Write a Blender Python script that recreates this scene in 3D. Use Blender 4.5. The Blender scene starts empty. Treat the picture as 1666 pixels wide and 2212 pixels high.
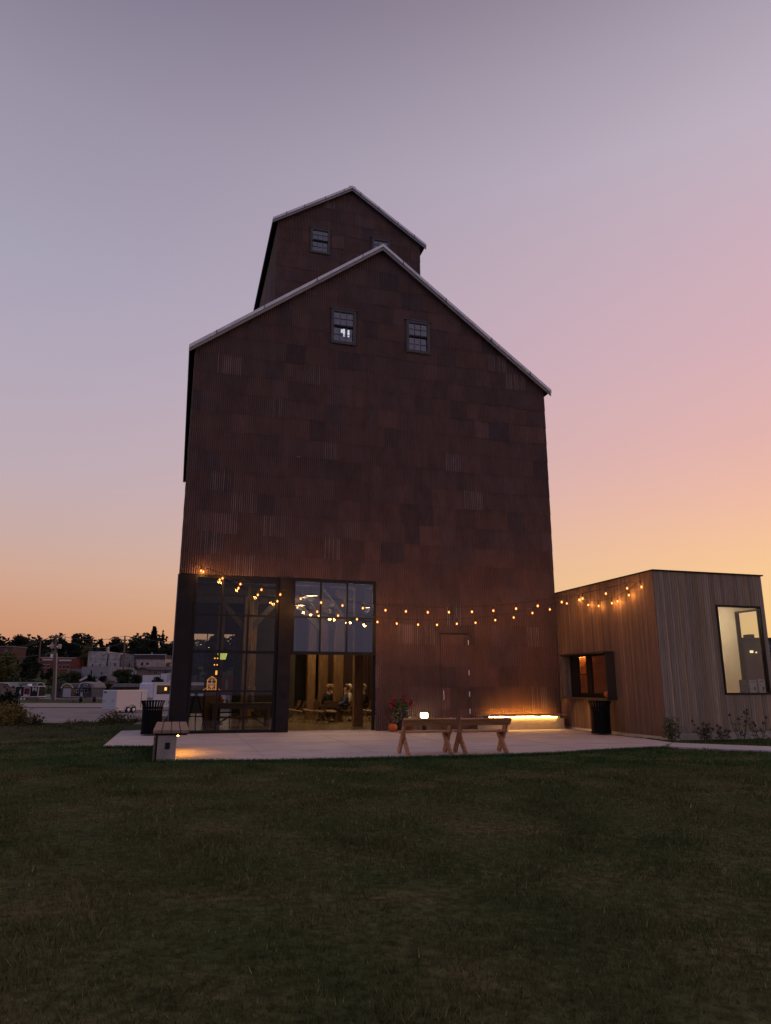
import bpy, bmesh, math, random
import numpy as np
from mathutils import Vector, Matrix
R = math.radians
sc = bpy.context.scene
COL = sc.collection
# ------------------------------------------------------------------ camera
H = 1.4
F = 1541.18
PITCH = R(13.682)
ROLL = R(.093)
cam = bpy.data.objects.new('camera', bpy.data.cameras.new('camera'))
COL.objects.link(cam)
cam.data.sensor_fit = 'VERTICAL'
cam.data.sensor_height = 24
cam.data.lens = F / 2212 * 24
cam.data.clip_start = .05
cam.data.clip_end = 4000
cam.matrix_world = Matrix.Translation((0, 0, H)) @ Matrix.Rotation(R(90) + PITCH, 4, 'X') @ Matrix.Rotation(ROLL, 4, 'Z')
sc.camera = cam
# ------------------------------------------------------------------ sky
def lin(c):
    return tuple(((v / 255 + .055) / 1.055) ** 2.4 if v > 10 else v / 255 / 12.92 for v in c)
wd = bpy.data.worlds.new('World'); sc.world = wd; wd.use_nodes = True
nt = wd.node_tree; nt.nodes.clear()
def N(t, **k):
    n = nt.nodes.new(t)
    for a, b in k.items(): setattr(n, a, b)
    return n
def math_n(op, a, b=None, c=None, clamp=False):
    n = N('ShaderNodeMath', operation=op, use_clamp=clamp)
    for i, v in enumerate((a, b, c)):
        if v is None: continue
        if isinstance(v, (int, float)): n.inputs[i].default_value = v
        else: nt.links.new(v, n.inputs[i])
    return n.outputs[0]
tc = N('ShaderNodeTexCoord')
sx = N('ShaderNodeSeparateXYZ'); nt.links.new(tc.outputs['Generated'], sx.inputs[0])
el = math_n('DIVIDE', math_n('ARCSINE', sx.outputs[2]), R(90))
az = math_n('ARCTAN2', sx.outputs[0], sx.outputs[1])
def ramp(stops):
    n = N('ShaderNodeValToRGB'); cr = n.color_ramp; cr.interpolation = 'B_SPLINE' if False else 'LINEAR'
    while len(cr.elements) > 1: cr.elements.remove(cr.elements[-1])
    cr.elements[0].position = stops[0][0] / 90; cr.elements[0].color = (*lin(stops[0][1]), 1)
    for e, c in stops[1:]:
        q = cr.elements.new(e / 90); q.color = (*lin(c), 1)
    nt.links.new(el, n.inputs[0]); return n.outputs[0]
SKY_L = ramp([(0, (188, 128, 98)), (4.1, (206, 150, 118)), (7.8, (208, 166, 146)), (10.2, (201, 170, 162)), (15.2, (190, 171, 179)), (22.5, (179, 168, 184)), (29.6, (168, 162, 181)), (40.3, (152, 145, 163)), (49, (127, 119, 140)), (60, (112, 105, 127)), (90, (104, 98, 120))])
SKY_R = ramp([(0, (247, 176, 104)), (4, (253, 206, 134)), (7, (253, 206, 146)), (10, (250, 197, 152)), (13.5, (242, 187, 163)), (17.6, (231, 180, 172)), (24.9, (216, 176, 184)), (31.9, (205, 176, 188)), (38.3, (193, 178, 193)), (44.1, (175, 163, 178)), (49, (155, 143, 157)), (60, (130, 120, 138)), (90, (104, 98, 118))])
SKY_B = ramp([(0, (120, 112, 132)), (12, (146, 132, 156)), (25, (150, 138, 164)), (45, (134, 128, 154)), (90, (104, 98, 120))])
def mixc(f, a, b):
    n = N('ShaderNodeMix', data_type='RGBA')
    nt.links.new(f, n.inputs[0]); nt.links.new(a, n.inputs[6]); nt.links.new(b, n.inputs[7]); return n.outputs[2]
def smooth(v, a, b):
    n = N('ShaderNodeMapRange', interpolation_type='SMOOTHSTEP')
    nt.links.new(v, n.inputs[0]); n.inputs[1].default_value = a; n.inputs[2].default_value = b; return n.outputs[0]
fr = smooth(az, R(-34), R(46))
off = math_n('ABSOLUTE', math_n('SUBTRACT', az, R(15)))
fb = smooth(off, R(70), R(135))
skyc = mixc(fb, mixc(fr, SKY_L, SKY_R), SKY_B)
nish = N('ShaderNodeTexSky', sky_type='NISHITA'); nish.sun_disc = False; nish.sun_elevation = R(1); nish.sun_rotation = R(50)
bg1 = N('ShaderNodeBackground'); nt.links.new(skyc, bg1.inputs[0]); bg1.inputs[1].default_value = 1.0
bg2 = N('ShaderNodeBackground'); nt.links.new(nish.outputs[0], bg2.inputs[0]); bg2.inputs[1].default_value = 0.002
ad = N('ShaderNodeAddShader'); nt.links.new(bg1.outputs[0], ad.inputs[0]); nt.links.new(bg2.outputs[0], ad.inputs[1])
wo = N('ShaderNodeOutputWorld'); nt.links.new(ad.outputs[0], wo.inputs[0])
# the sun has gone down behind the annex: only a very weak wide glow is left
sl = bpy.data.lights.new('sun', 'SUN'); sl.energy = .12; sl.angle = R(20); sl.color = (1, .62, .34)
so = bpy.data.objects.new('sun', sl); COL.objects.link(so)
so.rotation_euler = (R(88), 0, R(180 - 50))
# ------------------------------------------------------------------ render
sc.view_settings.view_transform = 'Standard'; sc.view_settings.look = 'None'
sc.view_settings.exposure = 0; sc.view_settings.gamma = 1
sc.render.engine = 'CYCLES'
sc.cycles.use_denoising = True
try: sc.cycles.denoiser = 'OPENIMAGEDENOISE'
except Exception: pass
sc.cycles.max_bounces = 8; sc.cycles.diffuse_bounces = 3; sc.cycles.glossy_bounces = 3
sc.cycles.transparent_max_bounces = 16; sc.cycles.sample_clamp_indirect = 4
sc.cycles.caustics_reflective = False; sc.cycles.caustics_refractive = False
# ------------------------------------------------------------------ survey: photo measurements to metres
AN = R(16.076)
O2 = np.array([-6.39664516, 22.01341935])
U2 = np.array([math.cos(AN), math.sin(AN)]); V2 = np.array([-math.sin(AN), math.cos(AN)])
W, ZE, ZR, DEP, OV, UC, TW, TV, TZE, TZR = 12.99, 12.45, 17.36, 16.7, .15, 6.66, 6.86, 5.98, 22.15, 24.44
def ray(px, py):
    a, b = px - 833, py - 1106
    c, s = math.cos(ROLL), math.sin(ROLL)
    a, b = (c * a + s * b) / F, -(-s * a + c * b) / F
    return np.array([a, math.cos(PITCH) - b * math.sin(PITCH), math.sin(PITCH) + b * math.cos(PITCH)])
def at(px, py, y):
    r = ray(px, py); return Vector(r * (y / r[1])) + Vector((0, 0, H))
def wl(u, v, z=0.):
    p = O2 + u * U2 + v * V2; return Vector((p[0], p[1], z))
def onplane(px, py, a, b):           # a, b: local (u,v) ends of a vertical plane -> local (u,v,z)
    A = O2 + a[0] * U2 + a[1] * V2; B = O2 + b[0] * U2 + b[1] * V2
    d = B - A; n = np.array([-d[1], d[0]]); r = ray(px, py); t = (A @ n) / (r[:2] @ n)
    q = r[:2] * t - O2
    return Vector((q @ U2, q @ V2, H + r[2] * t))
def zoomed(ox, oy, k):
    return lambda x, y: ((x / k + ox) / 1.5006, (y / k + oy) / 1.5006)
R1 = zoomed(0, 1960, 2.687); R2 = zoomed(540, 1800, 3.567); R3 = zoomed(900, 1840, 3.814)
R4 = zoomed(1200, 1840, 2.603); R5 = zoomed(1760, 1800, 2.2514); RS = zoomed(600, 1800, 2.38)
ROT = Matrix.Rotation(AN, 4, 'Z')
BM = Matrix.Translation(wl(0, 0)) @ ROT          # building frame: u along the facade, v into the depth
# ------------------------------------------------------------------ materials
MATS = {}
def mat(name, col, rough=.7, metal=0., amt=.25, scale=6., attr=False, bump=0., bscale=40., stretch=None, spec=.4, col2=None, detail=6):
    if name in MATS: return MATS[name]
    m = bpy.data.materials.new(name); m.use_nodes = True; MATS[name] = m
    t = m.node_tree; b = t.nodes['Principled BSDF']; L = t.links.new
    b.inputs['Roughness'].default_value = rough; b.inputs['Metallic'].default_value = metal
    b.inputs['Specular IOR Level'].default_value = spec
    tcn = t.nodes.new('ShaderNodeTexCoord'); mp = t.nodes.new('ShaderNodeMapping'); L(tcn.outputs['Object'], mp.inputs[0])
    if stretch: mp.inputs['Scale'].default_value = stretch
    nz = t.nodes.new('ShaderNodeTexNoise'); nz.inputs['Scale'].default_value = scale; nz.inputs['Detail'].default_value = detail
    nz.inputs['Roughness'].default_value = .62
    L(mp.outputs[0], nz.inputs['Vector'])
    mr = t.nodes.new('ShaderNodeMapRange'); mr.inputs[1].default_value = .3; mr.inputs[2].default_value = .7
    L(nz.outputs[0], mr.inputs[0])
    if attr:
        at_ = t.nodes.new('ShaderNodeAttribute'); at_.attribute_name = 'col'
        mr.inputs[3].default_value = 1 - amt; mr.inputs[4].default_value = 1 + amt
        mx = t.nodes.new('ShaderNodeVectorMath'); mx.operation = 'SCALE'
        L(at_.outputs['Color'], mx.inputs[0]); L(mr.outputs[0], mx.inputs['Scale']); L(mx.outputs[0], b.inputs['Base Color'])
    else:
        mx = t.nodes.new('ShaderNodeMix'); mx.data_type = 'RGBA'
        c2 = col2 or tuple(c * (1 + amt) for c in col); c1 = col if col2 else tuple(c * (1 - amt) for c in col)
        mx.inputs[6].default_value = (*c1, 1); mx.inputs[7].default_value = (*c2, 1)
        L(mr.outputs[0], mx.inputs[0]); L(mx.outputs[2], b.inputs['Base Color'])
    if bump:
        n2 = t.nodes.new('ShaderNodeTexNoise'); n2.inputs['Scale'].default_value = bscale; n2.inputs['Detail'].default_value = 4
        L(mp.outputs[0], n2.inputs['Vector'])
        bp = t.nodes.new('ShaderNodeBump'); bp.inputs['Strength'].default_value = bump; bp.inputs['Distance'].default_value = .02
        L(n2.outputs[0], bp.inputs['Height']); L(bp.outputs[0], b.inputs['Normal'])
    return m
def emit(name, col, s):
    if name in MATS: return MATS[name]
    m = bpy.data.materials.new(name); m.use_nodes = True; MATS[name] = m
    b = m.node_tree.nodes['Principled BSDF']
    b.inputs['Base Color'].default_value = (*[min(1, c) for c in col], 1)
    b.inputs['Emission Color'].default_value = (*col, 1); b.inputs['Emission Strength'].default_value = s
    return m
def glass(name, refl=.1, tint=(.9, .92, .95), k=.6):
    if name in MATS: return MATS[name]
    m = bpy.data.materials.new(name); m.use_nodes = True; MATS[name] = m
    t = m.node_tree; t.nodes.clear(); L = t.links.new
    o = t.nodes.new('ShaderNodeOutputMaterial'); mx = t.nodes.new('ShaderNodeMixShader')
    tr = t.nodes.new('ShaderNodeBsdfTransparent'); tr.inputs[0].default_value = (*tint, 1)
    gl = t.nodes.new('ShaderNodeBsdfGlossy'); gl.inputs['Roughness'].default_value = .01; gl.inputs[0].default_value = (1, 1, 1, 1)
    lw = t.nodes.new('ShaderNodeLayerWeight'); lw.inputs[0].default_value = .25
    ma = t.nodes.new('ShaderNodeMath'); ma.operation = 'MULTIPLY_ADD'; ma.inputs[1].default_value = k; ma.inputs[2].default_value = refl
    ma.use_clamp = True
    L(lw.outputs['Fresnel'], ma.inputs[0]); L(ma.outputs[0], mx.inputs[0]); L(tr.outputs[0], mx.inputs[1]); L(gl.outputs[0], mx.inputs[2]); L(mx.outputs[0], o.inputs[0])
    return m
RUST = mat('rusted corrugated sheet', (0, 0, 0), .62, 0, .24, 2.6, True, .12, 60, (1, 1, .5), .35)
CLAD = mat('weathered board cladding', (0, 0, 0), .8, 0, .25, 5, True, .25, 30, (6, 6, .35), .2)
GALV = mat('galvanised trim', (.78, .83, .90), .5, .0, .15, 3, spec=.5)
ROOFM = mat('roof sheet', (.30, .30, .32), .55, .2, .2, 2)
BLACK = mat('black painted steel', (.010, .0095, .0105), .5, 0, .3, 8, spec=.3)
STEEL = mat('dark steel column', (.019, .016, .017), .55, 0, .35, 3, bump=.1, spec=.2)
BINM = mat('black bin coating', (.006, .006, .0065), .6, 0, .3, 8, spec=.12)
FRAMEW = mat('dark grey window frame', (.085, .087, .09), .6, 0, .25, 10)
MUNT = mat('grey window bar', (.16, .165, .18), .6)
TIMB = mat('old timber post', (.20, .115, .052), .75, 0, .45, 4, bump=.3, bscale=20, stretch=(4, 4, .4))
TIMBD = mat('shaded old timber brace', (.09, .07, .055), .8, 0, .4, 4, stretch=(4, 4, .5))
CONC = mat('pale broom concrete', (.49, .445, .45), .72, 0, .15, 1.1, bump=.08, bscale=90, detail=9)
CONCB = mat('cast bench concrete', (.33, .29, .26), .85, 0, .3, 5, bump=.25, bscale=30, stretch=(1, 1, .5))
BENCHW = mat('bench slat wood', (.30, .205, .15), .75, 0, .4, 5, bump=.25, bscale=25, stretch=(5, .6, 5))
PINE = mat('stained pine', (.46, .235, .105), .6, 0, .35, 4, bump=.15, bscale=25, stretch=(.6, 5, 5))
FLOORM = mat('polished concrete floor', (.30, .22, .13), .18, 0, .25, 1.5, spec=.5)
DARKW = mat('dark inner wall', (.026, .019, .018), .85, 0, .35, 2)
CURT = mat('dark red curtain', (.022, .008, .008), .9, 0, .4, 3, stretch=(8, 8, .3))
GLASS1 = glass('lower grid glass', .014, (.74, .76, .80))
GLASS2 = glass('sky reflecting glass', .125, (.50, .53, .58))
GLASSW = glass('sash glass', .09)
GLASSA = glass('annex glass', .01)
GLASSS = glass('annex side glass', .0, (.97, .97, .97), .12)
# ------------------------------------------------------------------ mesh builder
class MB:
    def __init__(s, M=None): s.v = []; s.f = []; s.c = []; s.mi = []; s.M = M or Matrix.Identity(4); s.col = None; s.m = 0
    def add(s, vs, fs):
        n = len(s.v); s.v += [tuple(s.M @ Vector(p)) for p in vs]
        for f in fs:
            s.f.append(tuple(i + n for i in f)); s.c.append(s.col); s.mi.append(s.m)
        return s
    def box(s, a, b):
        (x0, y0, z0), (x1, y1, z1) = a, b
        return s.add([(x0, y0, z0), (x1, y0, z0), (x1, y1, z0), (x0, y1, z0), (x0, y0, z1), (x1, y0, z1), (x1, y1, z1), (x0, y1, z1)],
                     [(3, 2, 1, 0), (4, 5, 6, 7), (0, 1, 5, 4), (1, 2, 6, 5), (2, 3, 7, 6), (3, 0, 4, 7)])
    def bev(s, a, b, r=.01):           # box with bevelled edges
        bm = bmesh.new(); bmesh.ops.create_cube(bm, size=1)
        a = Vector(a); b = Vector(b)
        for v in bm.verts: v.co = Vector((a[i] + (v.co[i] + .5) * (b[i] - a[i]) for i in range(3)))
        bmesh.ops.bevel(bm, geom=bm.edges[:], offset=r, segments=1, affect='EDGES')
        bm.verts.index_update()
        s.add([v.co[:] for v in bm.verts], [[v.index for v in f.verts] for f in bm.faces]); bm.free(); return s
    def bar(s, p, q, w, h=None, up=(0, 0, 1)):
        p = Vector(p); q = Vector(q); h = h or w; d = (q - p).normalized(); u = Vector(up)
        if abs(d.dot(u)) > .98: u = Vector((0, 1, 0))
        x = d.cross(u).normalized() * w / 2; y = x.cross(d).normalized() * h / 2
        vs = [c + sx * x + sy * y for c in (p, q) for sx, sy in ((-1, -1), (1, -1), (1, 1), (-1, 1))]
        return s.add(vs, [(3, 2, 1, 0), (4, 5, 6, 7), (0, 1, 5, 4), (1, 2, 6, 5), (2, 3, 7, 6), (3, 0, 4, 7)])
    def tube(s, pts, r, n=6, cap=True):
        pts = [Vector(p) for p in pts]; rs = r if isinstance(r, (list, tuple)) else [r] * len(pts)
        vs = []
        for i, p in enumerate(pts):
            d = (pts[min(i + 1, len(pts) - 1)] - pts[max(i - 1, 0)]).normalized()
            u = Vector((0, 0, 1)) if abs(d.z) < .9 else Vector((1, 0, 0))
            x = d.cross(u).normalized(); y = x.cross(d)
            vs += [p + (x * math.cos(2 * math.pi * k / n) + y * math.sin(2 * math.pi * k / n)) * rs[i] for k in range(n)]
        fs = [(i * n + k, i * n + (k + 1) % n, (i + 1) * n + (k + 1) % n, (i + 1) * n + k) for i in range(len(pts) - 1) for k in range(n)]
        if cap: fs += [tuple(range(n - 1, -1, -1)), tuple(range((len(pts) - 1) * n, len(pts) * n))]
        return s.add(vs, fs)
    def lathe(s, prof, c=(0, 0, 0), n=16, ang=None):
        vs = [(c[0] + r * math.cos(2 * math.pi * k / n), c[1] + r * math.sin(2 * math.pi * k / n), c[2] + z) for r, z in prof for k in range(n)]
        fs = [(i * n + k, i * n + (k + 1) % n, (i + 1) * n + (k + 1) % n, (i + 1) * n + k) for i in range(len(prof) - 1) for k in range(n)]
        return s.add(vs, fs)
    def prism(s, poly, d):             # poly: 3D points in one plane, d: extrusion
        n = len(poly); d = Vector(d); P = [Vector(p) for p in poly]
        vs = P + [p + d for p in P]
        fs = [tuple(range(n - 1, -1, -1)), tuple(range(n, 2 * n))] + [(i, (i + 1) % n, n + (i + 1) % n, n + i) for i in range(n)]
        return s.add(vs, fs)
    def build(s, name, mats, parent=None, smooth=False, recalc=True):
        me = bpy.data.meshes.new(name); me.from_pydata(s.v, [], s.f)
        mats = mats if isinstance(mats, (list, tuple)) else [mats]
        for m in mats: me.materials.append(m)
        if len(mats) > 1: me.polygons.foreach_set('material_index', s.mi)
        if any(c is not None for c in s.c):
            a = me.attributes.new('col', 'FLOAT_COLOR', 'FACE')
            a.data.foreach_set('color', np.array([(*(c or (.5, .5, .5)), 1) for c in s.c], 'f').ravel())
        if recalc:
            bm = bmesh.new(); bm.from_mesh(me); bmesh.ops.recalc_face_normals(bm, faces=bm.faces[:]); bm.to_mesh(me); bm.free()
        if smooth: me.polygons.foreach_set('use_smooth', [True] * len(me.polygons))
        me.update()
        o = bpy.data.objects.new(name, me); COL.objects.link(o)
        if parent: o.parent = parent
        return o
def tag(o, label=None, cat=None, group=None, kind=None):
    if label: o['label'] = label
    if cat: o['category'] = cat
    if group: o['group'] = group
    if kind: o['kind'] = kind
    return o
def empty(name, M, label=None, cat=None, group=None):
    o = bpy.data.objects.new(name, None); COL.objects.link(o); o.matrix_world = M; o.empty_display_size = .3
    return tag(o, label, cat, group)
def kids(o): return list(o.children)
def copy_tree(o, M=None, label=None):
    def rec(a, par):
        c = a.copy(); COL.objects.link(c); c.parent = par
        for ch in kids(a): rec(ch, c)
        return c
    c = rec(o, o.parent)
    if M is not None: c.matrix_world = M
    if label: c['label'] = label
    return c
def LM(u, v, z=0, rot=0): return Matrix.Translation(wl(u, v, z)) @ Matrix.Rotation(AN + rot, 4, 'Z')
def struct(o): o['kind'] = 'structure'; return o
def icos(mb, c, r, sub=2, sq=(1, 1, 1), jit=0, rnd=None):
    bm = bmesh.new(); bmesh.ops.create_icosphere(bm, subdivisions=sub, radius=1)
    for v in bm.verts:
        k = 1 + (rnd.uniform(-jit, jit) if jit else 0)
        v.co = Vector((c[0] + v.co.x * r * sq[0] * k, c[1] + v.co.y * r * sq[1] * k, c[2] + v.co.z * r * sq[2] * k))
    bm.verts.index_update(); mb.add([v.co[:] for v in bm.verts], [[v.index for v in f.verts] for f in bm.faces]); bm.free()
# ------------------------------------------------------------------ terrain
ZK = [(-60, -.04), (24, -.04), (27.5, -.02), (29.5, -.08), (36, -.75), (45, -1.5), (98, -1.55), (116, -.88), (140, -.74), (165, 1.2), (200, 4.5), (260, 12), (330, 18), (420, 20), (900, 20)]
def terr(x, y):
    yy = np.asarray(y, float) + np.clip(-(np.asarray(x, float) + 14), -40, 40) * .05
    z = np.interp(yy, [k[0] for k in ZK], [k[1] for k in ZK])
    x = np.asarray(x, float)
    # shallow swale and bank in the lawn left of the patio
    yv = 20.5 + .18 * (x + 10); m = np.clip((-x - 7.5) / 3, 0, 1)
    z = z - .10 * m * np.exp(-((np.asarray(y) - yv) / 1.5) ** 2) + .10 * m * np.exp(-((np.asarray(y) - yv - 4.5) / 1.6) ** 2)
    return z
def sheet(name, xs, ys, dz, m):
    X, Y = np.meshgrid(xs, ys); Z = terr(X, Y) + dz
    v = np.stack([X, Y, Z], -1).reshape(-1, 3); nx = len(xs)
    f = [(j * nx + i, j * nx + i + 1, (j + 1) * nx + i + 1, (j + 1) * nx + i) for j in range(len(ys) - 1) for i in range(nx - 1)]
    me = bpy.data.meshes.new(name); me.from_pydata(v.tolist(), [], f); me.materials.append(m)
    me.polygons.foreach_set('use_smooth', [True] * len(f))
    o = bpy.data.objects.new(name, me); COL.objects.link(o); return struct(o)
def lawn_mat():
    m = bpy.data.materials.new('lawn soil and thatch'); m.use_nodes = True; t = m.node_tree; L = t.links.new
    b = t.nodes['Principled BSDF']; b.inputs['Roughness'].default_value = .95; b.inputs['Specular IOR Level'].default_value = .05
    g = t.nodes.new('ShaderNodeTexCoord')
    def nz(s, d=5):
        n = t.nodes.new('ShaderNodeTexNoise'); n.inputs['Scale'].default_value = s; n.inputs['Detail'].default_value = d; L(g.outputs['Object'], n.inputs['Vector']); return n.outputs[0]
    r1 = t.nodes.new('ShaderNodeValToRGB'); L(nz(.7, 8), r1.inputs[0])
    e = r1.color_ramp.elements
    e[0].position = .36; e[0].color = (.044, .058, .020, 1); e[1].position = .64; e[1].color = (.108, .095, .042, 1)
    q = e.new(.5); q.color = (.070, .078, .030, 1)
    r2 = t.nodes.new('ShaderNodeMapRange'); r2.inputs[1].default_value = .3; r2.inputs[2].default_value = .7; r2.inputs[3].default_value = .5; r2.inputs[4].default_value = 1.5
    L(nz(14, 6), r2.inputs[0])
    mx = t.nodes.new('ShaderNodeVectorMath'); mx.operation = 'SCALE'; L(r1.outputs[0], mx.inputs[0]); L(r2.outputs[0], mx.inputs['Scale']); L(mx.outputs[0], b.inputs['Base Color'])
    bp = t.nodes.new('ShaderNodeBump'); bp.inputs['Strength'].default_value = .8; bp.inputs['Distance'].default_value = .06; L(nz(22, 6), bp.inputs['Height']); L(bp.outputs[0], b.inputs['Normal'])
    return m
LAWN = lawn_mat()
xs = np.unique(np.concatenate([np.linspace(-900, -60, 15), np.linspace(-60, -20, 21), np.linspace(-20, 20, 61), np.linspace(20, 60, 11), np.linspace(60, 900, 12)]))
ys = np.unique(np.concatenate([np.linspace(-60, 8, 12), np.linspace(8, 50, 85), np.linspace(50, 170, 41), np.linspace(170, 430, 27), np.linspace(430, 900, 5)]))
sheet('lawn', xs, ys, 0, LAWN)
GRAVEL = mat('pale gravel', (.245, .21, .205), .95, 0, .22, .35, bump=.5, bscale=6, spec=.1, detail=10)
sheet('gravel_lot', np.linspace(-120, 120, 49), np.linspace(47, 97, 26), .03, GRAVEL)
sheet('road', np.linspace(-140, 140, 57), np.linspace(98.4, 107, 6), .03, mat('road gravel', (.27, .225, .21), .95, 0, .15, .5))
sheet('shed_yard', np.linspace(-90, 40, 27), np.linspace(119, 143, 8), .03, mat('yard gravel', (.19, .17, .16), .95, 0, .2, .4))
# patio slab, path, gravel strip (local frame)
pat = [(-1.44, 2.08), (-1.46, -4.09), (-.9, -4.2), (-.24, -4.42), (-.14, -7.82), (.55, -7.93), (2.1, -8.30), (4.4, -8.36), (7.15, -8.40), (8.4, -8.25), (9.28, -7.98), (11.4, -7.62), (12.42, -6.6), (12.6, -5.2), (12.55, -3.9), (12.85, -3.3), (12.99, -2.8), (12.99, -.02), (-.03, -.02), (-.03, 2.08)]
struct(MB(BM).prism([(u, v, -.14) for u, v in pat], (0, 0, .14)).build('patio', CONC))
struct(MB(BM).prism([(u, v, -.14) for u, v in ((11.45, -7.60), (13.2, -9.3), (17, -12.5), (17.8, -11.6), (14.0, -8.25), (12.44, -6.57))], (0, 0, .137)).build('path', CONC))
struct(MB(BM).prism([(u, v, -.1) for u, v in ((-1.2, 14), (-1.26, 8), (-1.44, 2.1), (-.05, 2.1), (-.05, 14))], (0, 0, .075)).build('gravel_strip', GRAVEL))
# control joints cut in the patio
mb = MB(BM)
for v in (-1.9, -4.15, -6.4): mb.box((-1.1 if v > -4 else -.1, v - .006, .0), (12.4, v + .006, .0025))
for u in (1.9, 4.3, 6.7, 9.1, 11.4): mb.box((u - .006, -7.6, .0), (u + .006, -.1, .0022))
struct(mb.build('patio_joint', mat('joint shadow grey', (.28, .25, .25), .9)))
# ------------------------------------------------------------------ grain elevator
elev = empty('grain_elevator', BM, 'tall gabled grain elevator clad in rusty corrugated sheets with a smaller gabled tower on top', 'building')
def sheet_col(rg):
    k = math.exp(rg.gauss(0, .075)); t = rg.random()
    c = (.112, .062, .055)
    if t < .04: c = (.140, .076, .068)
    elif t < .14: c = (.082, .051, .050)
    elif t < .26: c = (.110, .062, .053)
    h = rg.uniform(-.08, .08)
    return (c[0] * k * (1 + h), c[1] * k, c[2] * k * (1 - h))
def corr(name, P0, d, n, L, z0, top, opens, seed, parent, wl_=.068, per=6, row=.684, amp=.010, wmin=.5, wmax=.85, zoff=0, proud=.008, tint=1):
    rg = random.Random(seed); d = Vector(d); n = Vector(n); P0 = Vector(P0)
    cuts = sorted({0., L} | {min(max(a, 0), L) for o in opens for a in o[:2]})
    step = wl_ / per; xs = []
    for a, b in zip(cuts[:-1], cuts[1:]):
        k = max(1, int(round((b - a) / step))); xs += [a + (b - a) * i / k for i in range(k)]
    xs.append(L)
    mb = MB(); zmax = max(top(x) for x in xs)
    r = int(math.floor((z0 - zoff) / row))
    ph = lambda x: math.sin(2 * math.pi * x / wl_)
    while r * row + zoff < zmax:
        za, zb = r * row + zoff, (r + 1) * row + zoff
        # sheet layout of this course
        x = -rg.uniform(0, wmax); sheets = []
        while x < L:
            w = rg.uniform(wmin, wmax); sheets.append((x, x + w, sheet_col(rg), rg.random() < .045, rg.uniform(-.04, .02), rg.uniform(0, .005))); x += w
        si = 0
        for i in range(len(xs) - 1):
            a, b = xs[i], xs[i + 1]; m = (a + b) / 2
            while sheets[si][1] < m: si += 1
            _, _, c, worn, dz, dp = sheets[si]
            t = min(top(a), top(b)); lo = max(z0, za + dz); segs = [(lo, min(zb, t))]
            for o in opens:
                if o[0] - 1e-6 <= m <= o[1] + 1e-6:
                    ns = []
                    for s0, s1 in segs:
                        if o[3] <= s0 or o[2] >= s1: ns.append((s0, s1)); continue
                        if o[2] > s0: ns.append((s0, o[2]))
                        if o[3] < s1: ns.append((o[3], s1))
                    segs = ns
            cc = c
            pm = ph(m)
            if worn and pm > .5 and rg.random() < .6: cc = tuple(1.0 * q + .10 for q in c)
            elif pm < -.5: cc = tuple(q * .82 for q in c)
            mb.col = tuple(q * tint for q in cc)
            for s0, s1 in segs:
                if s1 - s0 < .004: continue
                ta, tb = s1, s1
                if s1 > t - 1e-6 and zb > t: ta, tb = top(a), top(b)
                if zb <= t: ta = tb = min(s1 + (.02 if s1 == zb else 0), t)
                f0 = (zb - s0) / row * proud + dp; f1 = max(0, (zb - s1) / row * proud)
                oa, ob = ph(a) * amp, ph(b) * amp
                mb.add([P0 + d * a + n * (oa + f0) + Vector((0, 0, s0)), P0 + d * b + n * (ob + f0) + Vector((0, 0, s0)),
                        P0 + d * b + n * (ob + f1) + Vector((0, 0, tb)), P0 + d * a + n * (oa + f1) + Vector((0, 0, ta))], [(0, 1, 2, 3)])
        r += 1
    return mb.build(name, RUST, parent, recalc=False)
gable = lambda x: ZE + (ZR - ZE) * (1 - abs(x - W / 2) / (W / 2))
WIN = [(4.63, 5.50, 13.30, 14.60), (7.46, 8.33, 13.34, 14.58)]
DOOR = (8.58, 9.58, 0, 3.1)
OP1 = (0.0, 3.50, 0, 4.788); OP2 = (3.50, 6.33, 0, 4.788)
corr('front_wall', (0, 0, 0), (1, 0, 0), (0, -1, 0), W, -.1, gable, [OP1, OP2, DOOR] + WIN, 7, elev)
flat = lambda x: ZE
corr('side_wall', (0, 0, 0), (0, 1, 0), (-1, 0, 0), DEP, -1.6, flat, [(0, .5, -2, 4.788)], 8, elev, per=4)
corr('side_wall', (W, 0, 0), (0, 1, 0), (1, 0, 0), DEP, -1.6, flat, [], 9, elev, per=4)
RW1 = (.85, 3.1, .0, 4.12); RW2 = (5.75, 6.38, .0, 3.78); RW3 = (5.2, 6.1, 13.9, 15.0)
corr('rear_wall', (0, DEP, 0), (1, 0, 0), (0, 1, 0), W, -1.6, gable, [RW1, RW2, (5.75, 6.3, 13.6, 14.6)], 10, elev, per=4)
tg = lambda x: TZE + (TZR - TZE) * (1 - abs(x - TW / 2) / (TW / 2))
TU = UC - TW / 2
TWIN = [(4.77 - TU, 5.64 - TU, 20.80, 22.05), (7.70 - TU, 8.56 - TU, 20.82, 22.07)]
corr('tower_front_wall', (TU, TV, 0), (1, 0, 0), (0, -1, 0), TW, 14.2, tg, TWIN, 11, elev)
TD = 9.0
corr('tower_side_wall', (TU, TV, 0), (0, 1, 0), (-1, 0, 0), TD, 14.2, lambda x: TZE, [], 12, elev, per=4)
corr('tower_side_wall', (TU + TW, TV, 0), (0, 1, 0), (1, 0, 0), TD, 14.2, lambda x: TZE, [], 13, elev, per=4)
MB().prism([(TU, TV + TD, 14), (TU + TW, TV + TD, 14), (TU + TW, TV + TD, TZE), (UC, TV + TD, TZR), (TU, TV + TD, TZE)], (0, .03, 0)).build('tower_rear_wall', DARKW, elev)
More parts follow.
